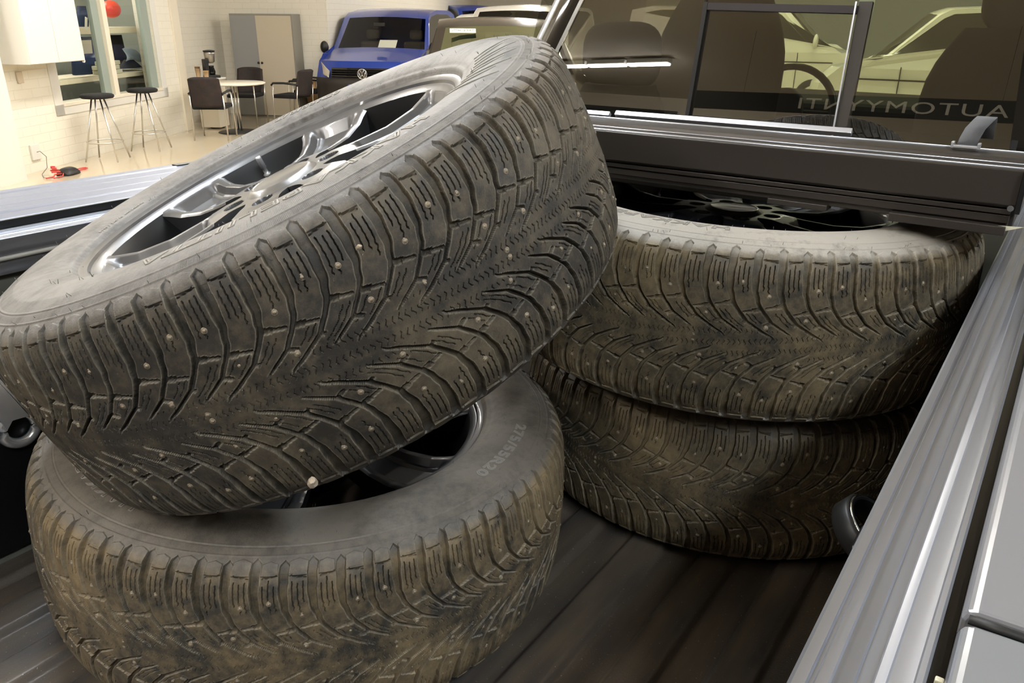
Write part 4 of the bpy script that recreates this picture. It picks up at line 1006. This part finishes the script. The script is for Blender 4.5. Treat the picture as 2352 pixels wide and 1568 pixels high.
def emblem(parent, c, nrm_rz, r, m, label=None):
    """round chrome emblem: ring, V over W, facing local +X"""
    b = MB(); mt = Matrix.Rotation(PI/2, 3, 'Y')
    b.lathe([(r, 0), (r, .012), (r*.90, .016), (r*.84, .012), (r*.84, 0)], c, 40, mt)
    def bar(p, q): 
        b.tube([(c[0]+.010, c[1]+p[0]*r, c[2]+p[1]*r), (c[0]+.010, c[1]+q[0]*r, c[2]+q[1]*r)], r*.075, 6)
    for s_ in (-1, 1):
        bar((s_*.42, .74), (0, .08))                                  # V
        bar((s_*.72, .45), (s_*.36, -.72)); bar((s_*.36, -.72), (0, -.06))   # W
    o = b.build('emblem', m_chrome, parent, smooth=True)
    b = MB(); b.lathe([(r*.86, .002), (.0001, .004)], c, 40, mt); b.build('emblem_disc', mat('emblem_dark', (.05, .05, .05), .3), o); return o
def plate_text(parent, txt, c, size, m, mtx, name='lettering'):
    me = text_curve(txt, size, 0, True, .001); me.materials.clear(); me.materials.append(m)
    xs = [v.co.x for v in me.vertices]; cx = (min(xs)+max(xs))/2; ys = [v.co.y for v in me.vertices]; cy = (min(ys)+max(ys))/2
    for v in me.vertices: v.co.x -= cx; v.co.y -= cy
    o = bpy.data.objects.new(name, me); COL.objects.link(o); o.parent = parent; mm = mtx.to_4x4(); mm.translation = c; o.matrix_local = mm; return o

# blue van, nose towards us
vprof = [(2.18, .28), (2.22, .50), (2.20, .74), (2.02, .99), (1.62, 1.10), (1.28, 1.19), (.62, 1.69), (.40, 1.79), (-.2, 1.85), (-1.6, 1.85), (-2.05, 1.78), (-2.15, 1.1), (-2.15, .35)]
nose = px(833, 160, z=.0); vd = px(833, 160, z=-.0)-CAM; vd.z = 0; vd.normalize(); NP_ = CAM+vd*14.1
hd = math.atan2(-vd.y, -vd.x)-math.radians(17)
vloc = Vector((NP_.x, NP_.y, G))-Vector((math.cos(hd), math.sin(hd), 0))*2.2
van, vs, m_, VY = car('blue_van', 'blue small van with its nose to us by the brick wall', 'van', vloc, hd, vprof, 2.7, .90, m_blue, wsi=(5, 6), glass=m_glassdark)
FX = Matrix(((0, 0, 1), (1, 0, 0), (0, 1, 0)))    # text x -> +Y, text y -> +Z, faces +X
b = MB(); b.grid(lambda i, j: Vector((2.215-.13*(2*i-1)**2-.10*max(0, abs(2*i-1)-.8)/.2+.012, (2*i-1)*.88, .27+.46*j-.0)), 20, 4); b.build('bumper', mat('bumper_black', (.022, .018, .015), .5), van, smooth=True, solid=.02)
b = MB()
for k in range(4): b.grid(lambda i, j: Vector((2.225-.13*((2*i-1)*.62)**2+.012*j-.02*k*.6, (2*i-1)*.56, .745+.034*k+.017*j)), 12, 1)
b.grid(lambda i, j: Vector((2.222-.13*((2*i-1)*.62)**2-.075*j, (2*i-1)*.57, .735+.155*j)), 12, 1)
b.build('grille', m_blkgloss, van, solid=.006)
emblem(van, (2.235, 0, .80), 0, .085, m_chrome)
for sd in (-1, 1):
    b = MB(); b.grid(lambda i, j: Vector((2.21-.10*i*i-.28*i-.10*j*(1-.3*i), sd*(.60+.27*i), .74+.20*j*(.45+.55*i)+.05*i)), 8, 6); b.build('headlamp', m_lens, van, smooth=True, solid=.03)
    b = MB(); b.grid(lambda i, j: Vector((1.18+.06*math.cos(i*2*PI)*math.sin(j*PI), sd*(.99+.075*math.sin(i*2*PI)*math.sin(j*PI)), 1.18-.105*math.cos(j*PI))), 14, 10); mr = b.build('door_mirror', m_blk, van, smooth=True)
b = MB(); b.box((2.25, -.02, .575), (.012, .46, .11)); pl = b.build('number_plate', m_wpaint, van, bevel=.002)
b = MB(); b.box((2.258, -.232, .575), (.004, .034, .108)); b.build('plate_band', mat('plate_blue', (.01, .05, .5), .4), pl)
b = MB(); b.prism([(-.16, -.0), (.16, .0), (.16, .24), (-.16, .24)], 'x', 0, .003); o = b.build('notice_sheet', mat('paper_white', (.85, .83, .75), .6), van); o.location = (1.275, .17, 1.165); o.rotation_euler = (0, math.radians(-54), 0)
b = MB(); b.box((1.05, 0, 1.56), (.03, .20, .06)); b.build('inner_mirror', m_blk, van, bevel=.01)

# dark car in front of it
dprof = [(2.2, .25), (2.25, .55), (2.15, .85), (1.6, 1.02), (1.15, 1.08), (.95, 1.13), (.18, 1.60), (-.02, 1.66), (-.6, 1.70), (-1.6, 1.66), (-2.1, 1.5), (-2.3, 1.0), (-2.3, .4)]
dc = px(1150, 200, z=0)-CAM; dc.z = 0; dc.normalize(); P_ = CAM+dc*9.5
dh = math.atan2(-dc.y, -dc.x)+math.radians(4)
dloc = Vector((P_.x, P_.y, G))-Vector((math.cos(dh), math.sin(dh), 0))*.6
dark, dvs, dm, _ = car('dark_car', 'dark brown car with a white number slip in its windscreen, behind the tilted wheel', 'car', dloc, dh, dprof, 2.7, .90, m_dkpaint, wsi=(5, 6), glass=m_glassdark, taper=.24, wsm=m_wshaze)
sl = math.atan2(1.60-1.13, .95-.18); 
tl = Matrix.Rotation(-(PI/2-sl), 3, 'Y')
b = MB(); b.box((0, 0, 0), (.004, .30, .085)); s = b.build('number_slip', mat('slip_white', (.8, .85, .72), .5), dark, bevel=.001); c_ = Vector((.33-.015, -.42, 1.545)); s.matrix_local = Matrix.Translation(c_) @ tl.to_4x4()
plate_text(s, 'JMH-2347', Vector((.004, 0, 0)), .056, mat('slip_ink', (.25, .28, .22), .6), FX)
b = MB(); b.box((.10, -.0, 1.49), (.04, .34, .08)); b.build('roof_console', mat('console_grey', (.16, .14, .11), .5), dark, bevel=.02)
for sd in (-1, 1):
    b = MB(); b.grid(lambda i, j: Vector((.80+.07*math.cos(i*2*PI)*math.sin(j*PI), sd*(1.03+.13*math.sin(i*2*PI)*math.sin(j*PI)), 1.14-.085*math.cos(j*PI))), 14, 10); b.build('door_mirror', m_dkpaint, dark, smooth=True)

# more cars further back
def placecar(u, D, yaw, **k):
    d = px(u, 200, z=0)-CAM; d.z = 0; d.normalize(); P_ = CAM+d*D; h = math.atan2(-d.y, -d.x)+math.radians(yaw)
    return car(loc=Vector((P_.x, P_.y, G)), rz=h, **k)[0]
vbig = [(2.4, .28), (2.45, .55), (2.4, .9), (2.15, 1.13), (1.85, 1.18), (1.65, 1.24), (1.0, 1.86), (.8, 1.93), (0, 1.97), (-1.9, 1.97), (-2.3, 1.9), (-2.4, 1.1), (-2.4, .35)]
placecar(1088, 28, 25, name='blue_car', label='far blue car roof between the blue van and the white cars', cat='car', prof=[(x, z*1.13) for x, z in vprof], wb=2.7, hw=.88, paint=m_blue, wsi=(5, 6), glass=m_glassdark)
placecar(1110, 21.5, -8, name='white_pickup_car', label='white car with a dark window, just over the dark car roof', cat='car', prof=[(x, z*.97) for x, z in vprof], wb=2.7, hw=.72, paint=m_wpaint, wsi=(5, 6), glass=m_glassdark)
placecar(1216, 15.0, -12, name='white_van', label='cream white van next to the truck cab corner, beyond the dark car', cat='van', prof=[(x, z*.97) for x, z in vbig], wb=2.7, hw=.92, paint=m_wpaint, wsi=(5, 6), glass=m_glassdark)
# seen through the truck cab
def placeat(x, y, rz, **k): return car(loc=Vector((x, y, G)), rz=rz, **k)[0]
w1 = placeat(-6.1, 17.0, math.radians(12), name='white_van', label='white van seen sideways through the sliding cab window above the steering wheel', cat='van', prof=[(x, z) for x, z in vbig], wb=3, hw=.95, paint=m_wpaint, wsi=(5, 6), glass=m_glassdark)
b = MB(); b.grid(lambda i, j: Vector((1.45+.05*math.cos(i*2*PI)*math.sin(j*PI), -1.10+.12*math.sin(i*2*PI)*math.sin(j*PI), 1.33-.13*math.cos(j*PI))), 14, 10); b.build('door_mirror', m_wpaint, w1, smooth=True)
w2 = placeat(-1.1, 13.2, math.radians(185), name='white_van', label='white van seen through the right half of the cab window', cat='van', prof=[(x, z*.97) for x, z in vbig], wb=3, hw=.95, paint=m_wpaint, wsi=(5, 6), glass=m_glassdark)
for ww, sd in ((w1, -1), (w2, 1)):
    b = MB()
    for x_ in (1.15, .0, -1.2): b.box((x_, sd*.955, .72), (.012, .012, .8))
    b.box((0, sd*.957, .95), (3.6, .01, .02)); b.build('door_gap', m_dark, ww)

# sign on the fascia behind the photographer
sa, sb = Vector((-.45, -6.88, 2.405)), Vector((-4.35, -7.31, 2.405)); L_ = (sb-sa).length; sd_ = (sb-sa).normalized()
sg = thing('shop_sign', 'long dark sign board with pale letters, seen mirrored in the cab window', 'sign', (sa+sb)/2)
mt = Matrix((sd_, Vector((0, 0, 1)), sd_.cross(Vector((0, 0, 1))))).transposed()
b = MB(); b.box((0, 0, 0), (L_+.9, .245, .05), mtx=mt); b.build('sign_board', mat('sign_black', (.004, .006, .007), .7), sg, bevel=.004)
b = MB()
for x_ in (-1.6, 1.6): b.tube([sd_*x_+Vector((0, 0, .12)), sd_*x_+Vector((0, 0, CEIL-2.405-.005))], .002, 6)
b.build('hanging_wire', m_blk, sg)
me = text_curve('AUTOMYYNTI', .205, 0, True, .004); me.materials.clear(); me.materials.append(mat('sign_letters', (.55, .52, .45), .5))
xs = [v.co.x for v in me.vertices]; ys = [v.co.y for v in me.vertices]; wtx = max(xs)-min(xs)
k_ = 2.47/wtx
for v in me.vertices: v.co = Vector(((v.co.x-min(xs))*k_, (v.co.y-(min(ys)+max(ys))/2)*.98, v.co.z))
o = bpy.data.objects.new('sign_lettering', me); COL.objects.link(o); o.parent = sg; mm = mt.to_4x4(); mm.translation = sd_*(-L_/2+.26)+mt.col[2]*.029; o.matrix_local = mm

# ---------------------------------------------------------------- little stones caught in the tread
m_stone = mat('stone', (.62, .52, .38), .6, noise=(200, (.4, .32, .24), .2))
def pebble(u, v, size, label, wroot):
    # on the tread surface of the wheel: intersect the view ray with its cylinder
    inv = wroot.matrix_world.inverted(); o = inv @ CAM; d = px(u, v, z=CAM.z-1)-CAM; d = (inv.to_3x3() @ d).normalized()
    R = .399; A = d.x**2+d.y**2; B = 2*(o.x*d.x+o.y*d.y); C = o.x**2+o.y**2-R*R; t = (-B-math.sqrt(B*B-4*A*C))/2/A
    p = wroot.matrix_world @ (o+d*t)
    bm = bmesh.new(); bmesh.ops.create_icosphere(bm, subdivisions=2, radius=size/2); r = random.Random(u)
    for vv in bm.verts: vv.co = Vector((vv.co.x*1.25, vv.co.y*.9, vv.co.z*.8))*(1+r.uniform(-.18, .18))
    me = bpy.data.meshes.new('pebble'); bm.to_mesh(me); bm.free(); me.materials.append(m_stone)
    ob = bpy.data.objects.new('pebble', me); COL.objects.link(ob); ob.location = p; ob.rotation_euler = (u, v, 0)
    tag(ob, label, 'stone', 'stones caught in the treads')
pebble(718, 1108, .0115, 'largest pale stone stuck in the lower tread edge of the tilted wheel', wA)
pebble(447, 905, .006, 'small orange-tan stone in the tread middle of the tilted wheel, left part', wA)
pebble(824, 568, .0065, 'pale stone in a slit of the tilted wheel, below the rim side', wA)
pebble(832, 583, .005, 'smaller orange stone right beneath the pale one in the tread slit', wA)
pebble(1183, 620, .005, 'orange stone in a groove near the right side of the tilted wheel', wA)
pebble(1105, 612, .0045, 'tan stone in the centre tread of the tilted wheel, right of centre', wA)
pebble(1953, 733, .0065, 'orange stone in the tread of the upper right stack wheel, left of two', wB)
pebble(2007, 735, .008, 'pale stone in the tread of the upper right stack wheel, right of two', wB)
